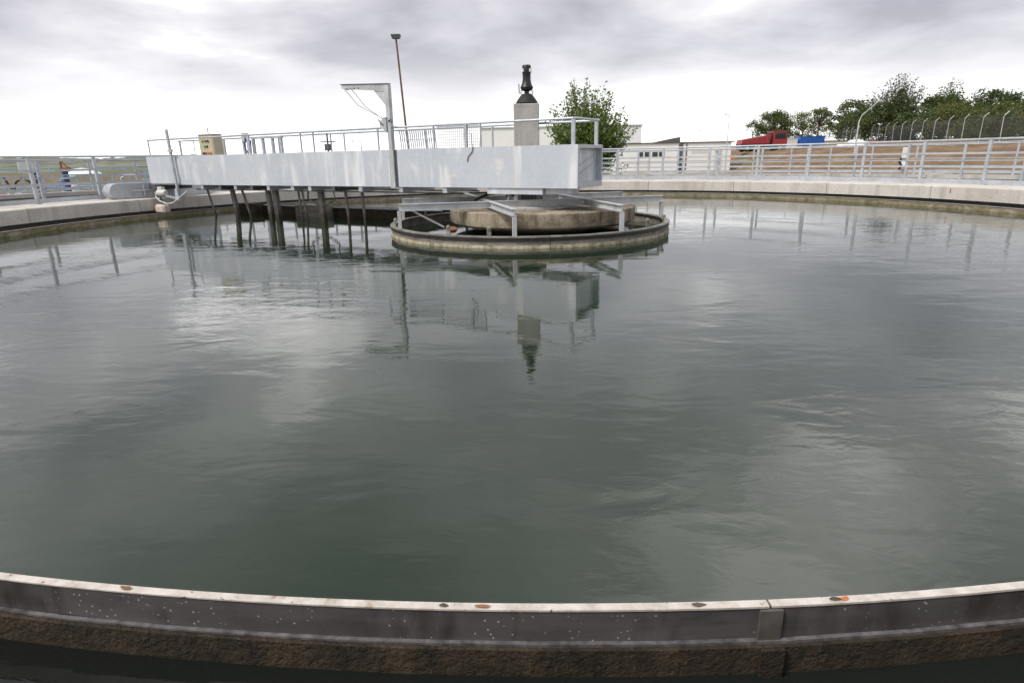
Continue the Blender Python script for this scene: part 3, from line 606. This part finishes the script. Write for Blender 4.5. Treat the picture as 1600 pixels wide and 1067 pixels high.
# ------------------------------------------------------------------ lamps
def flood_pole(name, label, base, top, r0, r1, mat, head):
    t = thing(name, label, 'lamp', base); H = top[2]-base[2]; dx, dy = top[0]-base[0], top[1]-base[1]
    MB().tube([(0,0,0), (dx*.6, dy*.6, H*.6)], [r0, (r0+r1)/2], 10).build('lower_pole', 'rust' if mat == 'brown_pole' else mat, t, True)
    MB().tube([(dx*.6, dy*.6, H*.6), (dx, dy, H)], [(r0+r1)/2*.9, r1], 10).build('upper_pole', mat, t, True)
    h = MB(); h.add([(-.25,-.2,.12),(.25,-.2,.12),(.25,.2,.12),(-.25,.2,.12),(-.32,-.25,.36),(.32,-.25,.36),(.32,.25,.36),(-.32,.25,.36)], [(3,2,1,0),(4,5,6,7),(0,1,5,4),(1,2,6,5),(2,3,7,6),(3,0,4,7)]); o = h.build('lamp_head', 'dark_steel', t); o.location = (dx, dy, H-.06); o.scale = (.72, .72, .72)
    o = MB().box(-.28, .28, -.21, .21, .362, .40).build('lamp_cap', 'pale_metal', t); o.location = (dx, dy, H-.06); o.scale = (.72, .72, .72)
flood_pole('flood_lamp_pole', 'tall rusty lamp pole with flood light head behind the bridge', (-6.05, 20.98, -1.9+.0), (-6.53, 21.18, 7.05), .07, .045, 'brown_pole', 0)
def street_lamp(name, label, base, H, arm, mat='steel_beam', r=.07, group=None):
    t = thing(name, label, 'lamp', base, 0, group); MB().tube([(0,0,0), (0,0,H)], [r*1.3, r*.7], 8).build('pole', mat, t, True)
    MB().tube([(0,0,H), (arm*.5, 0, H+.12), (arm, 0, H+.12)], r*.6, 6).build('arm', mat, t); MB().box(arm-.1, arm+.55 if arm > 0 else arm+.1, -.12, .12, H+.08, H+.2).build('lamp_head', 'steel_beam', t)
street_lamp('street_lamp', 'thin grey street lamp in front of the right end of the white building', (26.6, 74.1, -1.35), 7.4, -.5)
street_lamp('street_lamp', 'distant grey street lamp rising behind the white building roof', (30.2, 105.4, -1.4), 6.6, .8)
street_lamp('street_lamp', 'distant pale street lamp seen over the bridge between crane and cabinet', (-16.6, 50.9, -1.4), 4.4, -.8)
t = thing('bent_lamp_post', 'grey lamp post with long slanting arm beside the wire fence', 'lamp', (32.5, 52.2, ground_h(32.5, 52.2)))
MB().tube([(0,0,0), (0,0,2.0)], .09, 10).build('sleeve', 'pale_metal', t, True); z0 = -ground_h(32.5, 52.2)
MB().tube([(0,0,1.9), (0,.0,3.1), (.25,.1,3.7), (2.15, .9, 5.1+z0*.0)], [.06,.055,.05,.04], 8).build('arm', 'steel_beam', t, True)
MB().box(1.95, 2.5, .75, 1.05, 4.98, 5.12).build('lamp_head', 'galvanised', t)

# ------------------------------------------------------------------ white service buildings
def zg(x, y): return ground_h(x, y)
bA = thing('service_building', 'low white building with a window row and wedge roof behind the tree', 'building', (12.4, 78.0, -1.35))
MB().box(0, 8.9, 0, 7, 0, 4.15).build('wall', 'white_render', bA); MB().box(-.15, 9.05, -.15, 7.1, 4.152, 4.30).build('roof', 'roof_dark', bA)
MB().add([(5.4,.5,4.302),(9.0,.5,4.302),(9.0,.5,4.98),(5.4,4,4.302),(9.0,4,4.302),(9.0,4,4.98)], [(0,1,2),(5,4,3),(0,3,4,1),(1,4,5,2),(2,5,3,0)]).build('wedge_roof', 'roof_dark', bA)
for i, x in enumerate((2.95, 3.95, 5.0, 5.95)):
    wdw = MB().box(x, x+.86, -.03, -.002, 2.35, 3.08).build('window', 'panel_white', bA); MB().box(x+.05, x+.81, -.045, -.032, 2.40, 3.03).build('pane', 'window_glass', wdw)
dr = MB().box(2.6, 4.5, -.04, -.002, .02, 1.95).build('door', 'panel_white', bA); MB().box(2.66, 4.44, -.055, -.042, .08, 1.88).build('door_leaf', 'white_paint', dr)
MB().tube([(8.75, -.08, .1), (8.8, -.08, 4.1)], .055, 8).build('downpipe', 'chassis', bA); MB().box(-.2, 4.6, -1.1, -.2, .0, .14).build('step', 'tan_wall', bA)
bB = thing('annex_building', 'low plain white annex with downpipe and round black vent', 'building', (22.0, 78.2, -1.35))
MB().box(0, 6.5, 0, 7, 0, 4.15).build('wall', 'white_render', bB); MB().box(-.12, 6.9, -.15, 7.1, 4.152, 4.30).build('roof', 'roof_dark', bB)
MB().box(1.0, 3.5, -.03, -.002, 2.75, 3.35).build('panel', 'panel_white', bB); dr = MB().box(4.2, 5.3, -.03, -.002, .02, 3.4).build('door', 'panel_white', bB)
MB().lathe([(.0, 0), (.16, 0), (.16, .05), (.0, .05)], 14).build('vent', 'chassis', bB).matrix_basis = Matrix.Translation((4.6, -.03, 2.9)) @ Matrix.Rotation(math.pi/2, 4, 'X')
MB().tube([(.2, -.08, .1), (.25, -.08, 4.1)], .055, 8).build('downpipe', 'chassis', bB)
bC = thing('tall_hall', 'taller plain white hall rising behind the concrete column and tree', 'building', (-7.1, 84, -1.35))
MB().box(0, 24.0, 0, 12, 0, 6.85).build('wall', 'white_render', bC); MB().box(-.15, 24.15, -.15, 12.1, 6.852, 7.0).build('roof', 'steel_beam', bC)

# ------------------------------------------------------------------ bank: wire fence, truck, containers, trees
fe = thing('wire_fence', 'tall wire fence with bent-top posts along the crest of the bank', 'fence', (41.6, 45, 0))
pm = MB().tube([(0,0,-.3), (0,0,2.2), (.02,0,2.26), (.06,0,2.32), (.36,0,2.66)], .03, 6).mesh('post', 'pale_metal', True)
def fpt(s): x, y = FL0.x+FLD.x*s, FL0.y+FLD.y*s; return Vector((x, y, ground_h(x, y)))
SS = [-24+5.0*i for i in range(32)]
for s in SS:
    p = fpt(s); o = bpy.data.objects.new('post', pm); col.objects.link(o); o.parent = fe; o.location = (p.x-41.6, p.y-45, p.z); o.rotation_euler = (R(random.uniform(-1.5,1.5)), R(random.uniform(-1.5,1.5)), R(-25))
wm = MB()
for a, b in zip(SS[:-1], SS[1:]):
    p, q = fpt(a), fpt(b); p -= Vector((41.6,45,0)); q -= Vector((41.6,45,0)); d = q-p
    for i in range(50):
        f = i/50; c = p+d*f; wm.add([c+Vector((0,0,.05)), c+d*.0030+Vector((0,0,.05)), c+d*.0030+Vector((0,0,2.2)), c+Vector((0,0,2.2))], [(0,1,2,3)])
    for j in range(22):
        z = .06+j*.1; wm.add([p+Vector((0,0,z)), q+Vector((0,0,z)), q+Vector((0,0,z+.016)), p+Vector((0,0,z+.016))], [(0,1,2,3)])
    for dx, dz in ((.18, 2.5), (.34, 2.68)): wm.bar(p+Vector((dx,-.1,dz)), q+Vector((dx,-.1,dz)), .012, .012)
wm.build('wire_netting', 'wire', fe)
# red tipper truck
gz = ground_h(36.6, 89)
tk = thing('tipper_truck', 'red tipper truck with cab facing right parked on the bank', 'truck', (33.0, 89.0, gz), R(3))
MB().box(.3, 7.2, -.45, .45, .75, 1.0).build('chassis', 'chassis', tk)
bd = MB().add([(0,-1.2,1.15),(4.4,-1.2,1.15),(4.6,-1.2,2.5),(.2,-1.2,1.8),(0,1.2,1.15),(4.4,1.2,1.15),(4.6,1.2,2.5),(.2,1.2,1.8)], [(0,1,2,3),(7,6,5,4),(0,4,5,1),(1,5,6,2),(3,7,4,0),(2,6,7,3)]).build('tipper_bed', 'red_paint', tk)
for i in range(6): x = .45+i*.75; MB().box(x-.05, x+.05, -1.27, -1.202, 1.16, 1.78+.13*i).build('bed_rib', 'red_paint', bd)
MB().box(.02, 4.88, -1.12, 1.12, .985, 1.20).build('subframe', 'chassis', tk)
cbn = MB(); cbn.add([(4.9,-1.2,.8),(7.1,-1.2,.8),(7.15,-1.2,1.75),(6.9,-1.2,2.9),(4.9,-1.2,2.9),(4.9,1.2,.8),(7.1,1.2,.8),(7.15,1.2,1.75),(6.9,1.2,2.9),(4.9,1.2,2.9)], [(0,1,2,3,4),(9,8,7,6,5),(0,5,6,1),(1,6,7,2),(2,7,8,3),(3,8,9,4),(4,9,5,0)]); cbn = cbn.build('cab', 'red_paint', tk)
MB().add([(5.2,-1.212,1.85),(6.95,-1.212,1.85),(6.78,-1.212,2.7),(5.2,-1.212,2.7)], [(0,1,2,3)]).build('side_window', 'window_glass', cbn); MB().add([(7.155,-1.05,1.82),(7.155,1.05,1.82),(6.93,1.05,2.78),(6.93,-1.05,2.78)], [(0,1,2,3)]).build('windscreen', 'window_glass', cbn)
MB().box(4.85, 7.0, -1.25, 1.25, 2.905, 3.02).build('roof_visor', 'red_paint', cbn); MB().box(4.62, 4.86, -.9, .9, 1.1, 2.75).build('exhaust_stack', 'chassis', tk)
for x0_, x1_ in ((.1, .45), (2.9, 5.5), (6.7, 7.1)): MB().box(x0_, x1_, -1.1, 1.1, .30, .98).build('side_guard', 'chassis', tk)
for x in (1.0, 2.3, 6.1):
    for y in (-1.0, 1.0):
        wv = MB().lathe([(.0, -.15), (.5, -.15), (.52, -.1), (.52, .1), (.5, .15), (.0, .15)], 18); wv.v = [(x+a, y+c, .52+b) for a, b, c in wv.v]; wo_ = wv.build('wheel', 'black_rubber', tk, True)
        rv = MB().lathe([(.0, -.17), (.25, -.17), (.25, .17), (.0, .17)], 12); rv.v = [(x+a, y+c, .52+b) for a, b, c in rv.v]; rv.build('rim', 'steel_beam', wo_)
for x0, lab, m_, nm in ((42.4, 'white site container on the bank beside the red truck', 'container_white', 'site_container'), (45.9, 'blue site container on the bank beside the white container', 'container_blue', 'site_container')):
    y0 = 97; gz = ground_h(x0+2, y0); t = thing(nm, lab, 'container', (x0, y0, gz), R(4))
    L = 3.2 if 'white' in m_ else 4.2
    b = MB(); n = int(L/.2)
    MB().box(0, L, 0, 2.3, .1, 1.35 if 'white' in m_ else 1.6).build('body', m_, t)
    for i in range(n): MB().box(i*.2+.02, i*.2+.10, -.03, -.002, .2, 1.25 if 'white' in m_ else 1.5).build('rib', m_, t)
    MB().box(-.04, L+.04, -.05, 2.35, 1.352 if 'white' in m_ else 1.602, 1.44 if 'white' in m_ else 1.7).build('roof_rim', m_, t); MB().box(.5, 1.3, -.05, -.032, .2, 1.2).build('door', 'panel_white' if 'white' in m_ else m_, t)
og = thing('orange_barrier', 'orange plastic barrier behind the tipper truck tail', 'barrier', (31.4, 88.0, ground_h(31.4, 88)))
MB().add([(-.7,-.3,0),(.7,-.3,0),(.7,.3,0),(-.7,.3,0),(-.6,-.1,1.1),(.6,-.1,1.1),(.6,.1,1.1),(-.6,.1,1.1)], [(3,2,1,0),(4,5,6,7),(0,1,5,4),(1,2,6,5),(2,3,7,6),(3,0,4,7)]).build('barrier_body', 'orange_paint', og)
HL = ['largest white sheeting heap on the bank crest', 'short white sheeting heap beside the largest heap', 'white sheeting heap lower down on the bank slope']
for i, (x, y, L) in enumerate(((47.5, 84, 3.2), (50.2, 87, 2.2), (44.5, 75, 2.6))):
    t = thing('white_sheet_heap', HL[i], 'heap', (x, y, ground_h(x, y)), R(20), 'white heaps on the bank')
    V = [(0,0,.55)]; n = 14
    for q in range(n): a = 2*math.pi*q/n; V.append((math.cos(a)*L*.5*(.8+.3*random.random()), math.sin(a)*1.0, .38+.1*random.random()))
    for q in range(n): a = 2*math.pi*q/n; V.append((math.cos(a)*L*.62, math.sin(a)*1.3, -.2))
    MB().add(V, [(0, 1+q, 1+(q+1) % n) for q in range(n)]+[(1+q, 1+n+q, 1+n+(q+1) % n, 1+(q+1) % n) for q in range(n)]).build('sheet', 'white_cover', t, True)
cbx = thing('cable_chamber', 'low white concrete chamber on the slope behind the railing', 'chamber', (26.6, 29.6, ground_h(26.6, 29.6)), R(-35))
MB().bevbox(-.75, .75, -.4, .4, -.3, .55, .03).build('body', 'outer_concrete', cbx); MB().box(-.8, .8, -.45, .45, .552, .62).build('lid', 'outer_concrete', cbx); MB().box(-.5, -.1, -.41, -.402, .05, .4).build('plate', 'panel_white', cbx)
jbx = thing('junction_box', 'white junction box with black cable tail on the outer railing', 'box', P(20.3, 42.5, 1.02), R(-45))
MB().bevbox(-.11, .11, -.08, .08, 0, .40, .02).build('case', 'panel_white', jbx); MB().tube([(-.1, -.09, 0), (-.13, -.12, -.15), (-.05, -.13, -.28), (-.12, -.1, -.42)], .05, 8).build('cable_tail', 'black_rubber', jbx); MB().box(-.06, .08, -.14, -.112, -.30, -.12).build('tag', 'white_paint', jbx)

def leafcloud(mb, c, rad, n, size, rnd, flat=.75):
    for _ in range(n):
        while True:
            v = Vector((rnd.uniform(-1,1), rnd.uniform(-1,1), rnd.uniform(-1,1)))
            if .15 < v.length < 1: break
        v *= (.55+.45*rnd.random()); p = Vector(c)+Vector((v.x*rad[0], v.y*rad[1], v.z*rad[2])); leaf(mb, p, size*rnd.uniform(.6, 1.3), rnd)
def leaf(mb, p, s, rnd, d=None):
    a = rnd.uniform(0, 2*math.pi); t = rnd.uniform(-.9, .5)
    d = d or Vector((math.cos(a)*math.cos(t), math.sin(a)*math.cos(t), math.sin(t)))
    x = d.cross(Vector((rnd.uniform(-1,1), rnd.uniform(-1,1), rnd.uniform(-1,1)))).normalized(); nrm = x.cross(d)
    o = len(mb.v); mb.v += [tuple(p), tuple(p+d*s*.5+x*s*.32), tuple(p+d*s*1.0-nrm*s*.1), tuple(p+d*s*.5-x*s*.32)]; mb.f.append((o, o+1, o+2, o+3))
def shoot_tree(name, label, base, H, Wd, nshoot, per, lsize, lm, seed, group=None, bias=.35, low=.15):
    """a tree of many upright shoots carrying leaves"""
    rnd = random.Random(seed); t = thing(name, label, 'tree', base, 0, group)
    tk_ = MB(); lv = MB(); th = H*low
    tk_.tube([(0,0,-.2), (.03,0,th*.6), (0,.04,H*.45)], [H*.022, H*.017, H*.009], 8)
    for i in range(nshoot):
        a = rnd.uniform(0, 2*math.pi); f = math.sqrt(rnd.random()); out = f*Wd/2*rnd.uniform(.75, 1.05)
        st = Vector((0, 0, H*rnd.uniform(low, .45)))
        top = H*(1-.42*f**1.8)*rnd.uniform(.70, 1.0)
        if f > .55 and rnd.random() < bias: top = st.z+ (top-st.z)*rnd.uniform(.1, .5)
        en = Vector((math.cos(a)*out, math.sin(a)*out, max(top, st.z*.8))); mid = st.lerp(en, .5)+Vector((math.cos(a)*out*.18, math.sin(a)*out*.18, -.04*H))
        pts = []
        for q in range(7): u = q/6; pts.append(st*(1-u)**2+mid*2*u*(1-u)+en*u*u)
        tk_.tube(pts, [H*.006*(1-q/7.5) for q in range(7)], 4)
        for j in range(per):
            u = .18+.82*(j+rnd.random())/per; k0 = min(5, int(u*6)); p = pts[k0].lerp(pts[k0+1], u*6-k0)
            sp = lsize*1.25*(1.25-u*.75); p = p+Vector((rnd.gauss(0, sp), rnd.gauss(0, sp), rnd.gauss(0, sp)))
            leaf(lv, p, lsize*rnd.uniform(.65, 1.25), rnd)
    tk_.build('trunk', 'bark', t, True); lv.build('crown', lm, t)
    return t
shoot_tree('leafy_tree', 'bright green young tree with upright shoots behind the bridge end', (3.9, 31.0, -1.3), 7.9, 6.6, 210, 64, .20, 'leaf_fresh', 3, bias=.35, low=.10)
def bush_tree(name, label, base, H, Wd, clumps, per, ls, lm, seed, group=None, low=.1):
    """a broad tree: limbs ending in leaf clumps of uneven size"""
    rnd = random.Random(seed); t = thing(name, label, 'tree', base, 0, group); tk_ = MB(); lv = MB()
    tk_.tube([(0,0,-.3), (.05,.03,H*.3), (0,0,H*.7)], [H*.03, H*.022, H*.008], 7)
    for i in range(clumps):
        a = rnd.uniform(0, 2*math.pi); hh = low+(1-low)*rnd.random()**.8; prof_ = math.sin(math.pi*min(1, max(.05, (hh-low*.5)*.85+.13)))**.7
        out = Wd/2*prof_*math.sqrt(rnd.uniform(.15, 1)); c = Vector((math.cos(a)*out, math.sin(a)*out, H*hh*.95))
        tk_.tube([(0,0,max(.1,c.z*.55)), c*.55+Vector((0,0,c.z*.3)), c], [H*.010, H*.006, H*.003], 4)
        r = Wd*rnd.uniform(.09, .19); leafcloud(lv, c, (r*1.1, r*1.1, r*.8), per, ls, rnd)
    tk_.build('trunk', 'bark', t, True); lv.build('crown', lm, t); return t
def beyond(x, y):
    f_ = 1.0
    while (Vector((x*f_, -11.8+(y+11.8)*f_))-FL0).dot(FLN) > -2.6 and f_ < 1.8: f_ += .01
    return x*f_, -11.8+(y+11.8)*f_, f_
def on(x, y): return (x, y, ground_h(x, y)-.1)
def bt(x, y, h, wd):
    X, Y, f_ = beyond(x, y); return (X, Y, ground_h(X, Y)-.1), h*f_, wd*f_
TB = 'trees behind the bank fence'
shoot_tree('spiky_tree', 'tallest dark tree with spiky upright branches behind the wire fence', *bt(54, 84, 9.6, 9.5), 150, 60, .30, 'leaf_dark', 11, low=.08)
bush_tree('dark_tree', 'dark broad tree filling the gap right of the tallest tree', *bt(60.5, 84, 6.4, 8), 46, 90, .32, 'leaf_dark', 12)
shoot_tree('spiky_tree', 'second tall thin-topped tree with two leaders behind the fence', *bt(62.5, 86, 9.2, 6.5), 70, 60, .30, 'leaf_dark', 13)
bush_tree('dark_tree', 'rounded dark tree with pointed top behind the olive shrubs', *bt(63.5, 80, 6.6, 7), 44, 95, .30, 'leaf_dark', 14)
bush_tree('dark_tree', 'low dark tree between the rounded tree and the airy tree', *bt(67.5, 76, 5.2, 8), 40, 90, .30, 'leaf_dark', 15)
shoot_tree('airy_tree', 'airy tree with sparse twiggy top at the right end of the wood', *bt(63.5, 66.5, 6.4, 6.0), 60, 36, .25, 'leaf_dark', 16)
SHL = ['tall olive shrub against the rounded pointed tree', 'tall olive shrub with spreading crown behind mid fence', 'low green shrub below the tall olive shrubs', 'green shrub near the bend of the wire fence', 'smallest green shrub close to the fence posts', 'green shrub at the open end of the fence']
for i, (x, y, h) in enumerate(((54.0, 70.5, 4.6), (56.5, 66, 4.2), (52.5, 63, 3.2), (57.5, 61.5, 3.4), (50.5, 58, 2.8), (54.5, 54.5, 3.0))):
    bush_tree('olive_shrub', SHL[i], *bt(x, y, h, h*1.45), 34, 80, .24, 'leaf_olive' if i < 2 else 'leaf_mid', 20+i, 'shrubs behind the wire fence', .05)
bush_tree('grey_tree', 'grey green pine-like tree left of the tallest tree', *bt(58.5, 106, 7.0, 7.5), 44, 90, .44, 'leaf_mid', 31)
bush_tree('grey_tree', 'smaller grey green tree farther along the fence', *bt(58.5, 119, 6.4, 6.6), 40, 80, .46, 'leaf_mid', 32)
bush_tree('dark_tree', 'dark shrubby tree at the foot of the tallest tree', *bt(51.5, 90, 4.6, 6), 34, 80, .30, 'leaf_dark', 33)
bush_tree('round_tree', 'rounded olive tree right behind the red truck', *bt(43.5, 104, 5.6, 8.6), 80, 130, .46, 'leaf_mid', 34)
bush_tree('olive_tree', 'yellowish green tree behind the blue container', *bt(52.5, 112, 5.4, 7.5), 46, 90, .46, 'leaf_olive', 35)

for k_, (x, y, h, wd, lab) in enumerate((
    (57.0, 92, 6.2, 8, 'dense dark tree just behind the tallest spiky tree'), (66, 92, 6.0, 9, 'dense dark tree behind the two-leader tree'),
    (70, 84, 6.2, 9, 'dense dark tree behind the rounded pointed tree'), (72, 76, 6.0, 9, 'dense dark tree behind the low dark tree'),
    (70, 68, 5.6, 8, 'dense dark tree behind the airy tree'), (61, 76, 4.6, 7, 'dark undergrowth tree in front of the rounded pointed tree'),
    (62, 70, 4.2, 7, 'dark undergrowth tree beside the airy tree'), (66.5, 62, 4.6, 7, 'dark tree closing the wood past the airy tree'),
    (57, 78, 4.4, 7, 'dark undergrowth tree between tallest tree and olive shrubs'), (52, 78, 3.6, 5, 'small dark undergrowth tree at the fence below the tallest tree'),
    (62, 100, 5.6, 8, 'dark tree filling in behind the grey pine-like tree'), (55, 98, 4.4, 6, 'low dark tree between grey tree and tallest tree'))):
    bush_tree('dark_tree', lab, *bt(x, y, h, wd), 52, 110, .32, 'leaf_dark', 50+k_, 'dark trees of the wood', .03)
# ------------------------------------------------------------------ left side plant: blue railings, pipes, cover
def straight_rail(name, label, p, q, n, h, mat, r=.03, rails=(.5,), verticals=0):
    t = thing(name, label, 'railing', p); d = Vector(q)-Vector(p)
    for i in range(n+1): c = d*(i/n); MB().tube([c, c+Vector((0,0,h))], r, 6).build('post', mat, t)
    for z in (1.0,)+tuple(rails): MB().tube([Vector((0,0,h*z)), d+Vector((0,0,h*z))], r, 6).build('rail', mat, t)
    for i in range(verticals): c = d*((i+.5)/verticals); MB().tube([c+Vector((0,0,.1)), c+Vector((0,0,h))], r*.5, 5).build('baluster', mat, t)
bs = thing('sludge_basin', 'tan walled basin beyond the left railing', 'basin', (-33, 31, -1.3), R(20))
MB().box(-9, 17, 0, .4, 0, 2.05).build('front_wall', 'tan_wall', bs); MB().box(-9, 17, 9, 9.4, 0, 2.05).build('back_wall', 'tan_wall', bs); MB().box(-9, -8.6, .41, 8.99, 0, 2.05).build('side_wall', 'tan_wall', bs); MB().box(16.6, 17, .41, 8.99, 0, 2.05).build('side_wall', 'tan_wall', bs)
def bp(x, y, z): a = R(20); return (-33+x*math.cos(a)-y*math.sin(a), 31+x*math.sin(a)+y*math.cos(a), z)
straight_rail('blue_railing', 'light blue railing with balusters in front of the tan basin', bp(-9, -1.2, -.75), bp(16.5, -1.2, -.75), 12, 1.45, 'light_blue_paint', .035, (.5, .08), 60)
straight_rail('blue_railing', 'light blue railing on the far side of the tan basin', bp(-9, 9.8, .2), bp(17, 9.8, .2), 14, 1.0, 'light_blue_paint', .035, (.5,), 0)
pf = thing('plant_platform', 'grey concrete platform under the blue railing', 'platform', bp(-9, -1.5, -1.4), R(20)); MB().box(0, 26, -2.2, .9, 0, .64).build('slab', 'outer_concrete', pf); MB().box(0, 26, -2.5, -2.2, 0, .3).build('kerb', 'outer_concrete', pf)
dm = thing('white_dome_cover', 'white domed cover showing between the blue pipes and railing', 'cover', (-34.2, 35.4, -.6), R(20))
V = []; F = []; n = 20
for j in range(7):
    f = j/6*math.pi/2
    for q in range(n): a = 2*math.pi*q/n; V.append((2.1*math.cos(f)*math.cos(a), 1.5*math.cos(f)*math.sin(a), 1.75*math.sin(f)**1.1))
for j in range(6):
    for q in range(n): F.append((j*n+q, j*n+(q+1) % n, j*n+n+(q+1) % n, j*n+n+q))
MB().add(V, F).build('dome', 'white_cover', dm, True); MB().lathe([(2.2,-.7),(2.2,-.01),(.0,-.01)], 24).build('base_ring', 'outer_concrete', dm)
for k_, (x, y, lab) in enumerate(((-26.3, 20.8, 'dark blue pipe riser left of the rusty davit'), (-24.7, 21.0, 'dark blue pipe riser under the rusty davit'))):
    t = thing('blue_pipe', lab, 'pipe', (x, y, -1.3)); H = 2.35
    MB().tube([(0,0,0), (0,0,H)], .14, 12).build('riser', 'navy_paint', t, True)
    for z in (.35, 1.2, 2.0, H): MB().lathe([(.0,z-.04),(.21,z-.04),(.21,z+.04),(.0,z+.04)], 14).build('flange', 'navy_paint' if z != 2.0 else 'pale_metal', t)
    if k_: MB().tube([(-.12,0,1.5), (-1.3,-.1,1.5)], .13, 10).build('branch', 'navy_paint', t, True)
dv = thing('rusty_davit', 'rusty brown davit arm on top of the dark blue pipe', 'davit', (-24.7, 21.0, 1.10))
MB().tube([(-.12,0,0), (-.16,0,.55)], .05, 8).build('mast', 'rust', dv); MB().tube([(-.16,0,.55), (.22,0,.12)], .045, 8).build('arm', 'rust', dv); MB().box(-.2, .3, -.08, .08, 0.0, .16).build('base', 'rust', dv)
ho = MB().tube([(-27.6, 20.4, .8), (-27.4, 20.4, .35), (-27.2, 20.4, .1), (-27.0, 20.4, .55), (-26.7, 20.5, .75), (-26.4, 20.5, .60), (-26.3, 20.6, .45)], .05, 8).build('slurry_hose', 'black_rubber'); tag(ho, 'black slurry hose looping beside the dark blue riser', 'hose')
sg = thing('grey_panel_box', 'light grey cabinet box on two legs behind the left railing', 'cabinet', (-22.6, 15.9, -1.3), R(38))
MB().bevbox(-.28, .28, -.12, .12, 2.35, 2.85, .02).build('case', 'panel_white', sg)
for x in (-.2, .2): MB().box(x-.03, x+.03, -.03, .03, 0, 2.349).build('leg', 'galvanised', sg)
vl = thing('valve_station', 'grey valve block with red handwheel and yellow lever beyond railing', 'valve', (-25.2, 17.6, -1.3))
MB().bevbox(-.9, .9, -.3, .3, 0, 1.15, .05).build('block', 'light_blue_paint', vl); MB().lathe([(.0,1.3),(.2,1.3),(.2,1.36),(.0,1.36)], 14, (-.3, 0)).build('handwheel', 'red_valve', vl); MB().tube([(-.3,0,1.15),(-.3,0,1.3)], .03, 6).build('stem', 'dark_steel', vl)
MB().tube([(.4,-.32,.2),(.36,-.34,.9)], .05, 6).build('lever', 'yellow_paint', vl); MB().tube([(.35,-.32,.9),(.30,-.32,1.5)], .04, 6).build('rod', 'white_paint', vl); MB().box(.5, .85, -.2, .2, 1.152, 1.45).build('actuator', 'galvanised', vl)
pr = thing('pipe_rack', 'dark pipe rack with black fittings beyond the carriage', 'pipe rack', (-23.5, 26.0, -1.3), R(25))
for x in (0, 2.4, 4.8, 7.0): MB().box(x-.05, x+.05, -.05, .05, 0, 2.35).build('leg', 'light_blue_paint', pr)
MB().tube([(-.3,0,2.42), (7.4,0,2.42)], .07, 10).build('pipe', 'chassis', pr, True); MB().tube([(-.3,.3,1.7), (7.4,.3,1.7)], .06, 10).build('pipe', 'light_blue_paint', pr, True)
for x in (5.7, 6.1, 6.5): MB().tube([(x,0,2.42), (x,-.1,2.0), (x+.1,-.1,1.8)], .07, 8).build('fitting', 'black_plastic', pr)
for i in range(16): MB().tube([(.2+i*.44, -.02, .7), (.2+i*.44, -.02, 1.68)], .025, 5).build('baluster', 'light_blue_paint', pr)
PL = ['pale blue pump with blue pipe nearest the dark blue risers', 'pale blue pump with grey pipe next to the white dome', 'pale blue pump with blue pipe right of the white dome', 'pale blue pump with grey pipe beside the pipe rack legs', 'pale blue pump with blue pipe at the far end of the railing']
for k_, (x, yy) in enumerate(((1.5, -2.6), (5.0, -2.6), (8.2, -2.6), (11.5, -2.6), (14.5, -2.6))):
    b_ = bp(x, yy, -1.3); t = thing('pump_unit', PL[k_], 'pump', b_, R(20), 'pump units below the blue railing')
    MB().bevbox(-.6, .6, -.35, .35, 0, .95, .06).build('housing', 'light_blue_paint', t); MB().tube([(-.35, 0, .95), (-.35, 0, 1.75), (-.2, 0, 1.9), (.5, 0, 1.9)], .10, 10).build('pipe', 'galvanised' if k_ % 2 else 'light_blue_paint', t, True)
    MB().lathe([(.0, .95), (.2, .95), (.2, 1.35), (.12, 1.42), (.0, 1.42)], 14, (.3, 0)).build('motor', 'pale_metal', t, True); MB().lathe([(.0, 1.55), (.16, 1.55), (.16, 1.62), (.0, 1.62)], 12, (-.35, 0)).build('flange', 'navy_paint', t)
ch = thing('chimney_stack', 'small dark vent stack far behind the left railing', 'vent', (-22.5, 33.5, -1.3))
MB().tube([(0,0,0),(0,0,3.0)], .07, 8).build('pipe', 'chassis', ch); MB().lathe([(.0,3.0),(.14,3.0),(.10,3.1),(.0,3.14)], 10).build('cowl', 'chassis', ch)
